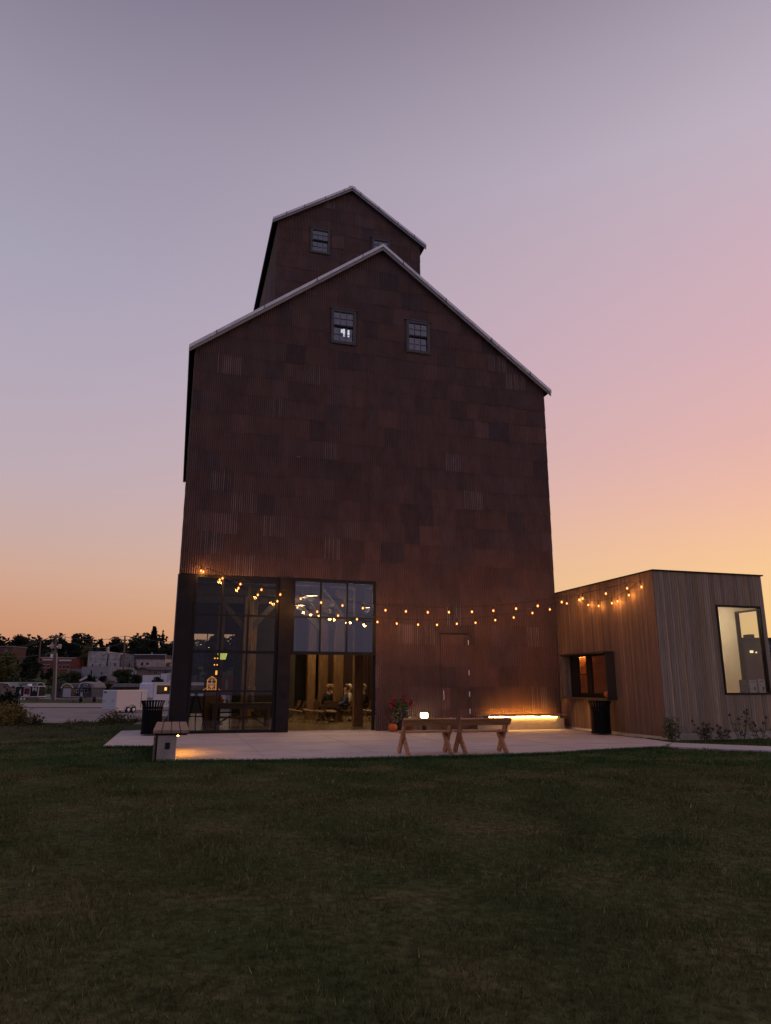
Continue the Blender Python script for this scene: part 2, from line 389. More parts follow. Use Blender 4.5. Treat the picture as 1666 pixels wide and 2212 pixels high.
# roofs: corrugated slabs that end in a wavy eave edge, with pale rake trim along the gable
def roof(u0, w, v0, v1, ze, zr, ov, fo, name):
    hw = w / 2; sl = (zr - ze) / hw; uc = u0 + hw
    for sgn in (-1, 1):
        mb = MB(); n = int((v1 - v0 + fo + .1) / .017); A = []
        for i in range(n + 1):
            v = v0 - fo + i * .017; o = .012 * math.sin(2 * math.pi * i / 4)
            A += [(uc + sgn * (hw + ov + .05 + o), v, ze - sl * (ov + .05) + .10 + o), (uc, v, zr + .10 + o), (uc, v, zr + .02), (uc + sgn * (hw + ov + .05 + o), v, ze - sl * (ov + .05) + .06 + o)]
        f = []
        for i in range(n):
            a, b = 4 * i, 4 * i + 4
            f += [(a, a + 1, b + 1, b), (a + 3, b + 3, b + 2, a + 2), (a, b, b + 3, a + 3)]
        mb.add(A, f).build(name, ROOFM, elev)
    # rake board: two steps, the upper one pale metal, the lower a darker lip
    for k, (dz0, dz1, y0, m, nm) in enumerate(((.015, .135, -fo - .03, GALV, 'rake_trim'), (-.10, .012, -fo + .015, ROOFM, 'rake_board'))):
        ex = ov + .06
        pts = [(uc - hw - ex, ze - sl * ex), (uc, zr), (uc + hw + ex, ze - sl * ex)]
        poly = [(p[0], v0 + y0, p[1] + dz1) for p in pts] + [(p[0], v0 + y0, p[1] + dz0) for p in reversed(pts)]
        mb = MB()
        mb.add([(a, b + dy, c) for dy in (0, .04) for a, b, c in poly], [(0, 1, 4, 5), (1, 2, 3, 4), (6, 11, 10, 7), (7, 10, 9, 8), (0, 6, 7, 1), (1, 7, 8, 2), (5, 4, 10, 11), (4, 3, 9, 10), (0, 5, 11, 6), (2, 8, 9, 3)])
        mb.build(nm, m, elev)
    # lap joints along the rake trim
    for sgn in (-1, 1):
        for t in (.12, .38, .66, .9):
            x = uc + sgn * hw * t; z = zr - sl * hw * t; g = MB(); dx = .02
            g.prism([(x - dx, v0 - fo - .036, z + dx * sl * sgn + .012), (x + dx, v0 - fo - .036, z - dx * sl * sgn + .012), (x + dx, v0 - fo - .036, z - dx * sl * sgn + .139), (x - dx, v0 - fo - .036, z + dx * sl * sgn + .139)], (0, .05, 0)); g.build('trim_joint', ROOFM, elev)
    # soffit boards under the overhangs
    for sgn in (-1, 1):
        mb = MB(); a = uc + sgn * hw; b = uc + sgn * (hw + ov)
        mb.prism([(a, v0 - fo + .06, ze - .02), (b, v0 - fo + .06, ze - sl * ov - .02), (b, v0 - fo + .06, ze - sl * ov + .03), (a, v0 - fo + .06, ze + .03)], (0, v1 - v0 + fo, 0))
        mb.build('soffit', STEEL, elev)
roof(0, W, 0, DEP, ZE, ZR, OV, .2, 'roof')
roof(TU, TW, TV, TV + TD, TZE, TZR, .2, .2, 'tower_roof')
MB().box((UC - .15, TV - .2, TZR + .10), (UC + .15, TV + TD, TZR + .125)).build('ridge_cap', GALV, elev)
# sash windows
def sash(u0, u1, z0, z1, v, parent):
    f = MB(); t = .08
    f.box((u0 - .02, v - .055, z0 - .03), (u0 + t, v + .06, z1 + .02)); f.box((u1 - t, v - .055, z0 - .03), (u1 + .02, v + .06, z1 + .02))
    f.box((u0 + t, v - .06, z1 - t), (u1 - t, v + .06, z1 + .02)); f.box((u0 + t, v - .065, z0 - .03), (u1 - t, v + .06, z0 + .07))
    w = f.build('window', FRAMEW, parent)
    MB().box((u0 - .07, v - .075, z1 + .022), (u1 + .07, v + .0, z1 + .06)).build('head_trim', FRAMEW, w)
    zm = (z0 + z1) / 2 + .03
    f = MB()
    f.box((u0 + t, v - .03, zm - .035), (u1 - t, v + .03, zm + .035))
    f.build('meeting_rail', BLACK, w)
    b = MB(); iw = u1 - u0 - 2 * t
    for (za, zb, vv) in ((zm + .035, z1 - t, v - .028), (z0 + .07, zm - .035, v + .012)):
        for k in (1, 2): b.box((u0 + t + iw * k / 3 - .010, vv - .008, za), (u0 + t + iw * k / 3 + .010, vv + .008, zb))
        b.box((u0 + t, vv - .007, (za + zb) / 2 - .009), (u1 - t, vv + .007, (za + zb) / 2 + .009))
    b.build('glazing_bar', MUNT, w)
    g = MB(); g.box((u0 + t, v - .012, zm), (u1 - t, v - .008, z1 - t)); g.box((u0 + t, v + .026, z0 + .07), (u1 - t, v + .03, zm))
    g.build('pane', GLASSW, w)
for q in WIN: sash(*q, 0, elev)
for q in TWIN: sash(q[0] + TU, q[1] + TU, q[2], q[3], TV, elev)
# attic bulkhead behind the windows with one lit opening seen through the lower sash
MB().box((4.2, 3.0, 11.5), (8.8, 3.1, 15)).build('attic_partition', DARKW, elev)
MB().box((TU + .3, TV + 3, 17.5), (TU + TW - .3, TV + 3.1, 22)).build('attic_partition', DARKW, elev)
for (x0, x1, y0, y1) in ((1010, 1021, 940, 958), (1023, 1034, 938, 962), (1050, 1061, 945, 965), (1023, 1034, 966, 980), (1050, 1061, 968, 984)):
    a = onplane(*zoomed(560, 560, 1.851)(x0, y1), (0, 2.9), (W, 2.9)); b = onplane(*zoomed(560, 560, 1.851)(x1, y0), (0, 2.9), (W, 2.9))
    MB().box((a.x, 2.9, a.z), (b.x, 2.92, b.z)).build('attic_pane', emit('attic daylight', (.85, .85, .9), 1.0), elev)
# steel columns and glazed openings
def ibeam(u0, u1, v0, v1, z0, z1, nm):
    mb = MB(); mb.box((u0, v0, z0), (u1, v0 + .03, z1)); mb.box((u0, v1 - .03, z0), (u1, v1, z1))
    um = (u0 + u1) / 2; mb.box((um - .02, v0 + .03, z0), (um + .02, v1 - .03, z1)); return mb.build(nm, STEEL, elev)
ibeam(-.02, .46, -.10, .34, -.02, 4.76, 'steel_column'); ibeam(3.12, 3.52, -.10, .34, -.02, 4.78, 'steel_column')
MB().box((-.05, -.05, 0), (-.02, .30, 4.76)).build('column_flashing', ROOFM, elev)
def grid(nm, u0, u1, z0, z1, us, zs, v, gm, t=.055, b=.10, rail=None):
    f = MB()
    f.box((u0, v - .04, z0), (u0 + b, v + .06, z1)); f.box((u1 - b, v - .04, z0), (u1, v + .06, z1))
    f.box((u0 + b, v - .04, z1 - b), (u1 - b, v + .06, z1)); f.box((u0 + b, v - .04, z0), (u1 - b, v + .06, z0 + b))
    w = f.build(nm, BLACK, elev)
    if not us:
        for z in zs: MB().box((u0 + b, v - .034, z - t / 2), (u1 - b, v + .034, z + t / 2)).build('mullion', BLACK, w)
        zs = []
    m = MB()
    for u in us: m.box((u - t / 2, v - .03, z0 + b), (u + t / 2, v + .03, z1 - b))
    for z in zs:
        tt = t * (1.6 if rail and abs(z - rail) < .01 else 1)
        m.box((u0 + b, v - .034, z - tt / 2), (u1 - b, v + .034, z + tt / 2))
    if us: m.build('mullion', BLACK, w)
    MB().box((u0 + b, v - .003, z0 + b), (u1 - b, v + .003, z1 - b)).build('pane', gm, w)
    return w
grid('glazed_door', .47, 3.115, .0, 4.785, [1.34, 2.17], [1.23, 2.41, 3.54], .05, GLASS1, rail=2.41, b=.09)
MB().box((.46, -.02, 0), (3.12, .30, .02)).build('door_sill', BLACK, elev)
grid('glazed_door', 3.525, 6.33, 2.36, 4.785, [4.47, 5.35], [3.55], .02, GLASS2, b=.1)
MB().box((3.5, -.04, .0), (6.33, .3, .018)).build('door_sill', CONC, elev)
MB().box((6.25, .08, 0), (6.33, .20, 2.36)).build('door_jamb', BLACK, elev)
# flush door with hinges and pull
d = corr('door', (0, -.03, 0), (1, 0, 0), (0, -1, 0), .982, .015, lambda x: 3.088, [], 21, elev, wmin=.4, wmax=.95)
d.location = (8.589, 0, 0)
for z in (.5, 1.05, 1.75, 2.75): MB().box((.978, -.055, z), (1.005, -.02, z + .16)).build('hinge', GALV, d)
MB().tube([(.06, -.045, .95), (.06, -.09, .97), (.06, -.09, 1.22), (.06, -.045, 1.24)], .012).build('handle', GALV, d)
MB().box((8.5, .04, 0), (9.66, .10, 3.2)).build('door_backing', BLACK, elev)
MB().box((DOOR[0] - .02, -.035, 3.1), (DOOR[1] + .02, 0, 3.135)).build('door_drip', RUST and STEEL, elev)
# interior shell
MB().box((.02, .06, -.2), (W - .05, DEP - .03, .004)).build('floor', FLOORM, elev)
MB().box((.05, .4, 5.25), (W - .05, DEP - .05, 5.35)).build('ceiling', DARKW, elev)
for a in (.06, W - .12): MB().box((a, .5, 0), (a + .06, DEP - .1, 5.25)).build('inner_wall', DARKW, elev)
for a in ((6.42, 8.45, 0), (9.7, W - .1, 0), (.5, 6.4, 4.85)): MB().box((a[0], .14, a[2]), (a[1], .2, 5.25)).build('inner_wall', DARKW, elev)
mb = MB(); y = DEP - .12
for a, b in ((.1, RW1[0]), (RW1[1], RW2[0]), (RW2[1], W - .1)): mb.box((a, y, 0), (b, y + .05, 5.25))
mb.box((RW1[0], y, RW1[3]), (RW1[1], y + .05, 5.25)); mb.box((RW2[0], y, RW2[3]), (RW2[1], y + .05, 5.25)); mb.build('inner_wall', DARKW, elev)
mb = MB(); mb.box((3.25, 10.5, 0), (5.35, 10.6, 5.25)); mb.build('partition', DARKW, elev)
mb = MB()
for k in range(60):
    u = 6.95 + k * .09; mb.tube([(u, 11.6 + .03 * (k % 2), .0), (u, 11.6 + .03 * (k % 2), 5.2)], .055, 6, False)
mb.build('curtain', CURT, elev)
grid('rear_window', RW1[0], RW1[1], .0, RW1[3], [1.6, 2.35], [1.15, 2.2, 3.1], DEP - .06, GLASSA, t=.05, b=.06)
grid('rear_window', RW2[0], RW2[1], .0, RW2[3], [], [.6, 1.75, 2.75], DEP - .06, GLASSA, t=.05, b=.05)
# timber posts and knee braces
posts = [(6.29, 6.62, 2.72, True), (6.28, 6.63, 6.0, True), (5.85, 6.19, 7.0, True), (5.52, 5.86, 8.0, False), (2.60, 2.95, 6.5, True), (3.05, 3.4, 9.0, False), (8.6, 9.0, 6.5, False), (9.5, 9.9, 2.8, False), (1.9, 2.25, 13.0, False)]
for i, (a, b, v, br) in enumerate(posts):
    p = MB().bev((a, v, .004), (b, v + (b - a), 5.25), .015).build('timber_post', TIMB, elev)
    if br:
        m = (a + b) / 2; k = MB()
        k.bar((m, v + .15, 3.5), (m - 1.3, v + .15, 4.95), .16, .2); k.bar((m, v + .15, 3.5), (m + 1.3, v + .15, 4.95), .16, .2)
        k.build('knee_brace', TIMBD, p)
mb = MB()
for v in (2.9, 6.4, 9.5): mb.box((.15, v - .15, 4.95), (W - .15, v + .15, 5.24))
mb.build('ceiling_beam', TIMBD, elev)
PY = 0
# ------------------------------------------------------------------ annex
annex = empty('cafe_annex', BM @ Matrix.Translation((13.05, -5.54, 0)), 'low flat roofed annex in weathered vertical boards with a lit corner window', 'building')
AW, AL, AZ = 3.76, 9.0, 4.62
def boards(name, P0, d, n, L, z0, z1, opens, seed, parent, base, w=.082, var=.13):
    rg = random.Random(seed); d = Vector(d); n = Vector(n); P0 = Vector(P0); mb = MB(); x = 0
    cuts = sorted({0, L} | {v for o in opens for v in o[:2]})
    xs = []
    for a, b in zip(cuts[:-1], cuts[1:]):
        k = max(1, int(round((b - a) / w))); xs += [(a + (b - a) * i / k, a + (b - a) * (i + 1) / k) for i in range(k)]
    for a, b in xs:
        m = (a + b) / 2; k = math.exp(rg.gauss(0, var)); h = rg.uniform(-.1, .1)
        mb.col = (base[0] * k * (1 + h * .5), base[1] * k, base[2] * k * (1 - h))
        segs = [(z0, z1)]
        for o in opens:
            if o[0] <= m <= o[1]:
                segs = [(s0, e0) for s0, e0 in ((z0, o[2]), (o[3], z1)) if e0 > s0]
        pr = rg.uniform(.0, .006)
        for s0, s1 in segs:
            q = [P0 + d * (a + .005), P0 + d * (b - .005)]
            A = [q[0] + n * (.018 + pr), q[1] + n * (.018 + pr), q[1], q[0]]
            mb.prism([p + Vector((0, 0, s0)) for p in A], (0, 0, s1 - s0))
    return mb.build(name, CLAD, parent)
AOP = (2.02, 3.60, 1.17, 3.71)
HATCH = (2.2, 4.9, 1.04, 2.40)      # along +v from the front corner of the annex
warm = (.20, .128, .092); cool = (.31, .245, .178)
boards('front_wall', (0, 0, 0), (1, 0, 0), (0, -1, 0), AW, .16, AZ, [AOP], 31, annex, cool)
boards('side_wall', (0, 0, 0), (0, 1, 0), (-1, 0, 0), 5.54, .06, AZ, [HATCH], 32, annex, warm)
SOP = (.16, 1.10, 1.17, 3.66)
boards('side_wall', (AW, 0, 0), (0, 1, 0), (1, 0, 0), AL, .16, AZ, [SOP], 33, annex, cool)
back = MB()
back.box((.0, .002, -.3), (AOP[0], .10, AZ)); back.box((AOP[1], .002, -.3), (AW, .10, AZ)); back.box((AOP[0], .002, -.3), (AOP[1], .10, AOP[2])); back.box((AOP[0], .002, AOP[3]), (AOP[1], .10, AZ))
back.box((.002, .102, -.3), (.1, HATCH[0], AZ)); back.box((.002, HATCH[1], -.3), (.1, AL, AZ)); back.box((.002, HATCH[0], -.3), (.1, HATCH[1], HATCH[2])); back.box((.002, HATCH[0], HATCH[3]), (.1, HATCH[1], AZ))
back.box((AW - .1, .102, -.3), (AW - .002, SOP[0], AZ)); back.box((AW - .1, SOP[1], -.3), (AW - .002, AL, AZ)); back.box((AW - .1, SOP[0], -.3), (AW - .002, SOP[1], SOP[2])); back.box((AW - .1, SOP[0], SOP[3]), (AW - .002, SOP[1], AZ))
CREAM = mat('cream plaster', (.66, .60, .50), .8, 0, .08, 2)
back.box((.1, AL - .1, -.3), (AW - .1, AL, AZ))
back.build('inner_wall', CREAM, annex)
MB().box((-.01, -.012, -.15), (AW + .01, -.002, .15)).build('foundation', mat('foundation concrete', (.36, .32, .27), .9, 0, .2, 4), annex)
MB().box((-.06, -.06, AZ), (AW + .06, AL + .05, AZ + .035)).build('roof', STEEL, annex)
MB().box((.1, .1, AZ - .55), (AW - .1, AL - .1, AZ - .5)).build('ceiling', CREAM, annex)
MB().box((.1, .1, 0), (AW - .1, AL - .1, .05)).build('floor', FLOORM, annex)
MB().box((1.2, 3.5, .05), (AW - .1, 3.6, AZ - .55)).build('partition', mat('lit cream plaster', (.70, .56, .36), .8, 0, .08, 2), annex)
def aframe(x0, x1, z0, z1, t, nm, axis, pos, d0, d1, gm):
    f = MB()
    def bx(a0, a1, c0, c1):
        if axis == 0: f.box((a0, pos + d0, c0), (a1, pos + d1, c1))
        else: f.box((pos + d0, a0, c0), (pos + d1, a1, c1))
    bx(x0, x0 + t, z0, z1); bx(x1 - t, x1, z0, z1); bx(x0 + t, x1 - t, z0, z0 + t); bx(x0 + t, x1 - t, z1 - t, z1)
    w = f.build(nm, BLACK, annex); g = MB()
    if axis == 0: g.box((x0 + t, pos + .01, z0 + t), (x1 - t, pos + .016, z1 - t))
    else: g.box((pos - .003, x0 + t, z0 + t), (pos + .003, x1 - t, z1 - t))
    g.build('pane', gm, w); return w
aframe(AOP[0], AOP[1], AOP[2], AOP[3], .05, 'corner_window', 0, 0, -.045, .10, GLASSA)
aframe(SOP[0], SOP[1], SOP[2], SOP[3], .05, 'corner_window', 1, AW, -.10, .03, GLASSS)
# window lamp of the room (a ceiling luminaire, out of sight behind the lintel)
MB().box((2.2, 1.6, AZ - .58), (2.7, 2.1, AZ - .56)).build('ceiling_lamp', emit('annex ceiling lamp', (1, .77, .48), 55), annex)
# order hatch: steel surround standing out from the boards
hs = MB()
hp = .33
for (a, b, c, e) in ((HATCH[0], HATCH[0] + .03, HATCH[2], HATCH[3]), (HATCH[1] - .03, HATCH[1], HATCH[2], HATCH[3])): hs.box((-hp, a, c), (.1, b, e))
hs.box((-hp - .04, HATCH[0] - .02, HATCH[3]), (.1, HATCH[1] + .02, HATCH[3] + .045)); hs.box((-hp - .04, HATCH[0] - .02, HATCH[2] - .05), (.1, HATCH[1] + .02, HATCH[2]))
hatch = hs.build('order_hatch', mat('brown black hatch steel', (.045, .036, .03), .6, 0, .2, 3), annex)
MB().box((-hp + .005, HATCH[1] - .036, HATCH[2] + .003), (.0, HATCH[1] - .0305, HATCH[3] - .003)).build('lit_jamb_panel', mat('lit jamb tone', (.26, .20, .155), .8, 0, .12, 5), hatch)  # added paler panel; light on the far jamb is put into its colour
f = MB(); za, zb = HATCH[2] + .14, HATCH[3] - .06
for va, vb in ((HATCH[0] + .03, 2.3), (3.58, 3.85), (4.37, HATCH[1] - .03)): f.box((.0, va, za), (.07, vb, zb))
f.box((.0, HATCH[0] + .03, HATCH[2]), (.07, HATCH[1] - .03, za)); f.box((.0, HATCH[0] + .03, zb), (.07, HATCH[1] - .03, HATCH[3])); f.box((.002, 3.85, (za + zb) / 2 - .02), (.06, 4.37, (za + zb) / 2 + .02))
f.build('hatch_frame', BLACK, hatch)
MB().box((.03, HATCH[0] + .03, za), (.036, 4.38, zb)).build('pane', GLASSA, hatch)
MB().box((-.17, HATCH[1] - .05, HATCH[2] + .1), (-.15, HATCH[1] - .035, HATCH[3] - .35)).build('hatch_latch', mat('brass rod', (.45, .3, .12), .3, .8), hatch)
MB().box((1.0, 1.9, .05), (1.1, 8.2, AZ - .56)).build('back_wall', mat('orange brown plaster', (.42, .19, .10), .85, 0, .15, 2), annex)
MB().box((.90, 5.2, 2.40), (.97, 7.4, 2.43)).build('strip_lamp', emit('hatch strip lamp', (1, .40, .07), 22), annex)
# papers at the window
pm = mat('white paper notice', (.55, .56, .50), .9, 0, .25, 18)
for i, (a, b, z, pz, lab) in enumerate(((2.62, 2.90, 1.22, .36, 'dark printed notice leaning in the annex corner window'), (2.97, 3.22, 1.22, .36, 'pale notice in the middle of the annex corner window sill'), (3.30, 3.52, 1.22, .38, 'pale notice at the outer corner of the annex window'))):
    n = MB(BM @ Matrix.Translation((13.05, -5.54, 0))); n.box((a, .06, z), (b, .064, z + pz))
    o = tag(n.build('paper_notice', mat('dark printed paper', (.16, .15, .14), .9, 0, .5, 20) if i == 0 else pm), lab, 'notice', 'notices in the annex window')
    k = MB(BM @ Matrix.Translation((13.05, -5.54, 0)))
    MB(BM @ Matrix.Translation((13.05, -5.54, 0))).box((a + .03, .056, z + pz - .07), (b - .04, .059, z + pz - .045)).build('printed_line', mat('print grey', (.12, .12, .12), .9), o); k.box((b - .11, .056, z + .06), (b - .04, .059, z + .17))
    k.build('printed_block', mat('print grey', (.12, .12, .12), .9), o)
# ------------------------------------------------------------------ string lights
LLD = {}
BULB = emit('warm filament', (1.0, .66, .26), 8)
AMB = bpy.data.materials.new('amber bulb glass'); AMB.use_nodes = True
_t = AMB.node_tree; _t.nodes.clear(); _o = _t.nodes.new('ShaderNodeOutputMaterial'); _m = _t.nodes.new('ShaderNodeMixShader'); _a = _t.nodes.new('ShaderNodeBsdfTransparent'); _e = _t.nodes.new('ShaderNodeEmission')
_e.inputs[0].default_value = (1, .23, .025, 1); _e.inputs[1].default_value = 1.7; _m.inputs[0].default_value = .62
_t.links.new(_a.outputs[0], _m.inputs[1]); _t.links.new(_e.outputs[0], _m.inputs[2]); _t.links.new(_m.outputs[0], _o.inputs[0])
SOCK = mat('black rubber socket', (.02, .02, .02), .6)
rs = random.Random(5)
def string(label, hooks, pts):
    P = [wl(*p) for p in pts]; root = empty('string_light', Matrix.Translation(wl(*hooks[0])), label, 'string light', 'festoon strings over the patio')
    inv = root.matrix_world.inverted()
    tops = [p + Vector((0, 0, .15)) for p in P]
    line = [wl(*hooks[0])] + tops + [wl(*hooks[1])]
    line2 = []
    for i in range(len(line) - 1):
        a, b = line[i], line[i + 1]
        for t in (0, .25, .5, .75):
            q = a.lerp(b, t); line2.append(q - Vector((0, 0, .05 * (b - a).length * t * (1 - t))))
    line2.append(line[-1])
    MB(inv).tube(line2, .008, 5).build('cable', SOCK, root)
    for p in P:
        loc = inv @ p; dx, dy = rs.uniform(-.012, .012), rs.uniform(-.012, .012)
        m = MB(); m.lathe([(.001, -.052), (.020, -.046), (.034, -.026), (.037, -.006), (.028, .016), (.014, .03)], (0, 0, 0), 10)
        if not string.mesh:
            b = m.build('bulb', AMB, root, True); string.mesh = b.data; m = MB(); icos(m, (0, 0, -.012), .017, 1, (1, 1, 1.5)); f_ = m.build('filament', BULB, b, True); string.fil = f_.data
            s = MB().lathe([(.014, .028), (.019, .03), (.019, .085), (.012, .10), (.009, .15)], (0, 0, 0), 8).build('socket', SOCK, b, True); string.sock = s.data
        else:
            b = bpy.data.objects.new('bulb', string.mesh); COL.objects.link(b); b.parent = root
            s = bpy.data.objects.new('socket', string.sock); COL.objects.link(s); s.parent = b
            f_ = bpy.data.objects.new('filament', string.fil); COL.objects.link(f_); f_.parent = b
        b.location = loc; b.rotation_euler = (dx * 8, dy * 8, 0)
        q_ = LLD.get('b') or bpy.data.lights.new('bulb_light', 'POINT'); LLD['b'] = q_; q_.energy = 12.5; q_.color = (1, .42, .10); q_.shadow_soft_size = .04
        q2 = bpy.data.objects.new('bulb_light', q_); COL.objects.link(q2); q2.parent = root; q2.location = loc - Vector((0, 0, .01))
string.mesh = None
HA, HB = (.27, -.06, 5.20), (13.02, -4.95, 4.43); HC = (13.02, -1.58, 4.45)
pa = [RS(x, y) for x, y in ((124, 117), (290, 175), (428, 220), (590, 263), (736, 300), (893, 333), (1050, 362), (1215, 385), (1372, 405), (1547, 421))] + [R4(x, y) for x, y in ((302, 366), (487, 374), (665, 373), (860, 370), (1040, 360), (1232, 343), (1415, 320))] + [R5(x, y) for x, y in ((138, 339), (290, 313), (460, 277), (615, 238), (720, 228))]
string('upper string of glowing bulbs from the corner column to the front corner of the annex', (HA, HB), [onplane(*p, HA[:2], (13.0, -4.97)) for p in pa])
pb = [RS(x, y) for x, y in ((141, 124), (268, 186), (413, 250), (562, 303), (713, 352), (868, 400), (1020, 433), (1181, 463), (1327, 491), (1485, 512), (1634, 524))] + [R4(x, y) for x, y in ((405, 478), (565, 480), (732, 471), (890, 462), (1056, 440), (1212, 418), (1370, 381), (1517, 350))] + [R5(x, y) for x, y in ((175, 349), (265, 323))]
HA2 = (.30, -.10, 5.12)
string('lower string of glowing bulbs sagging across the door and ending on the annex side wall', (HA2, HC), [onplane(*p, HA2[:2], (12.97, -1.60)) for p in pb])
pc = [R5(x, y) for x, y in ((332, 360), (407, 367), (504, 347), (545, 333), (628, 288))]
string('short swag of five glowing bulbs along the annex side wall', ((13.02, -1.62, 4.44), (13.02, -4.93, 4.42)), [onplane(*p, (12.9, 0), (12.9, -5)) for p in pc])
# ------------------------------------------------------------------ benches
def leopold(M, label):
    r = empty('wooden_bench', M, label, 'bench', 'pine benches with backrests at the lawn edge')
    L, d = 1.14, .52                      # local: x along the bench, y away from the viewer (the bench faces the building)
    for x, s in ((.03, 1), (L - .075, -1)):
        MB().bar((x + .02, d, 0), (x + .02, .035, .705), .14, .045, (1, 0, 0)).build('back_leg', PINE, r)
        MB().bar((x + .02 + s * .048, 0, 0), (x + .02 + s * .048, .42, .43), .13, .045, (1, 0, 0)).build('front_leg', PINE, r)
    b = MB(Matrix.Translation((0, -.028, .66)) @ Matrix.Rotation(R(35), 4, 'X')); b.bev((-.035, -.022, -.085), (L + .0, .022, .085), .006)
    b.build('backrest', PINE, r)
    MB().bev((-.02, .12, .43), (L, .40, .47), .006).build('seat', PINE, r)
leopold(LM(4.72, -8.13), 'pine A-frame bench with its back to the lawn, standing before the flower pots')
leopold(LM(5.955, -8.24), 'pine A-frame bench with its back to the lawn, overlapping the lit wall bench')
LED = emit('warm strip lamp', (1, .50, .10), 40)
LEDB = emit('warm strip lamp low', (1, .42, .06), 90)
LEDC = emit('warm strip lamp under bench', (1, .42, .06), 48)
# concrete bench at the left of the patio
cb = empty('concrete_bench', LM(0, 0), 'concrete bench with four wooden slats and an under seat light at the patio corner', 'bench')
u0, u1, v0, v1 = -.28, .41, -7.86, -4.55
w4 = (u1 - u0) / 4
for i in range(4):
    MB().bev((u0 + i * w4 + .008, v0, .49), (u0 + (i + 1) * w4 - .008, v1, .56), .01).build('slat', BENCHW, cb)
MB().box((u0 + .04, v0 + .05, .455), (u1 - .04, v1 - .05, .49)).build('steel_bracket', BLACK, cb)
MB().bev((u0 + .10, v0 + .06, -.12), (u0 + .10 + .36, v1 - .06, .455), .008).build('base', CONCB, cb)
MB().box((u0 + .07, v0 + .055, -.1), (u0 + .098, v1 - .06, .47)).build('steel_plate', BLACK, cb)
MB().box((u0 + .25, v0 + .052, .20), (u0 + .34, v0 + .059, .32)).build('outlet_cover', BLACK, cb)
MB().box((u0 + .03, v0 + .10, -.1), (u0 + .068, v0 + .6, .42)).build('end_board', BENCHW, cb)
MB().box((u0 + .470, v0 + .6, .40), (u0 + .50, v1 - .9, .42)).build('strip_lamp', LEDC, cb)
# concrete bench at the wall
wb = empty('concrete_bench', LM(0, 0), 'pale concrete bench against the rusty wall with a glowing strip under its seat', 'bench')
MB().bev((9.78, -.62, 0), (12.74, -.17, .355), .008).build('base', mat('pale bench concrete', (.44, .38, .30), .85, 0, .12, 5), wb)
for i in range(3): MB().bev((9.72, -.70 + i * .165, .435), (12.8, -.70 + i * .165 + .155, .48), .008).build('slat', BENCHW, wb)
mb = MB()
for u in (9.95, 10.9, 11.85, 12.6): mb.box((u, -.62, .355), (u + .06, -.22, .434))
mb.build('steel_bracket', BLACK, wb)
MB().box((10.2, -.665, .375), (12.45, -.645, .405)).build('strip_lamp', LED, wb)
MB().box((10.2, -.20, .38), (12.45, -.17, .40)).build('strip_lamp', LEDB, wb)
# bollard lamp
bl = empty('bollard_lamp', LM(7.81, -.5), 'small glowing square bollard lamp beside the flower pots', 'lamp')
MB().bev((-.05, -.05, 0), (.05, .05, .40), .008).build('post', BLACK, bl)
MB().bev((-.10, -.10, .40), (.10, .10, .56), .02).build('lamp_head', emit('frosted lamp head', (1, .74, .42), 14), bl)
MB().bev((-.11, -.11, .563), (.11, .11, .58), .004).build('cap', BLACK, bl)
# ------------------------------------------------------------------ litter bins
def bin_(M, label):
    r = empty('litter_bin', M, label, 'litter bin', 'black slatted litter bins')
    MB().lathe([(.001, .05), (.25, .05), (.255, .69), (.24, .69), (.235, .1)], n=20).build('liner', BINM, r, True)
    mb = MB(); n = 24
    for k in range(n):
        a = 2 * math.pi * k / n; c, s = math.cos(a), math.sin(a); t = Vector((-s, c, 0))
        pr = [(.275, .03), (.275, .70), (.285, .82), (.33, .95)]
        for (ra, za), (rb, zb) in zip(pr[:-1], pr[1:]): mb.bar((ra * c, ra * s, za), (rb * c, rb * s, zb), .045, .008, (c, s, 0))
    mb.build('slats', BINM, r)
    mb = MB()
    for z, ra in ((.04, .285), (.74, .287)):
        mb.lathe([(ra - .006, z), (ra + .008, z), (ra + .008, z + .05), (ra - .006, z + .05), (ra - .006, z)], n=24)
    mb.build('hoop', BINM, r, False)
    MB().lathe([(.30, .945), (.345, .95), (.35, .965), (.30, .975), (.22, .965), (.22, .955), (.30, .945)], n=24).build('rim', BINM, r, True)
    return r
lb = bin_(LM(-.49, -.35), 'black slatted litter bin standing behind the slatted concrete bench')
rb = bin_(LM(12.36, -3.42), 'black slatted litter bin below the order hatch of the annex')
MB().lathe([(.001, 0), (.02, .003), (.001, .006)], n=8)
# ------------------------------------------------------------------ pots, pumpkins
def pumpkin(M, r, label):
    o = empty('pumpkin', M, label, 'pumpkin')
    mb = MB(); n, k = 32, 10; vs = []; fs = []
    for j in range(k + 1):
        t = math.pi * j / k
        for i in range(n):
            a = 2 * math.pi * i / n; q = r * (1 - .07 * abs(math.cos(a * 5)) ** 2) * (math.sin(t) ** .8)
            vs.append((q * math.cos(a), q * math.sin(a), r * .82 * (1 - math.cos(t) * (1 if abs(math.cos(t)) < .9 else .93))))
    fs = [(j * n + i, j * n + (i + 1) % n, (j + 1) * n + (i + 1) % n, (j + 1) * n + i) for j in range(k) for i in range(n)]
    mb.add(vs, fs).build('rind', mat('pumpkin rind', (.52, .13, .025), .5, 0, .2, 6), o, True)
    MB().tube([(0, 0, r * 1.5), (.01, 0, r * 1.75), (.03, .0, r * 1.95)], [.03, .02, .018]).build('stem', mat('dry stem', (.12, .09, .05), .9), o)
pumpkin(LM(6.72, -.62), .155, 'orange pumpkin on the patio beside the flower pots')
pumpkin(Matrix.Translation(wl(12.88, -3.12, HATCH[2])), .135, 'orange pumpkin on the ledge of the order hatch')
LEAF = mat('garden leaf', (.045, .085, .028), .6, 0, .5, 9)
LEAF2 = mat('trailing pale leaf', (.20, .22, .09), .6, 0, .4, 9)
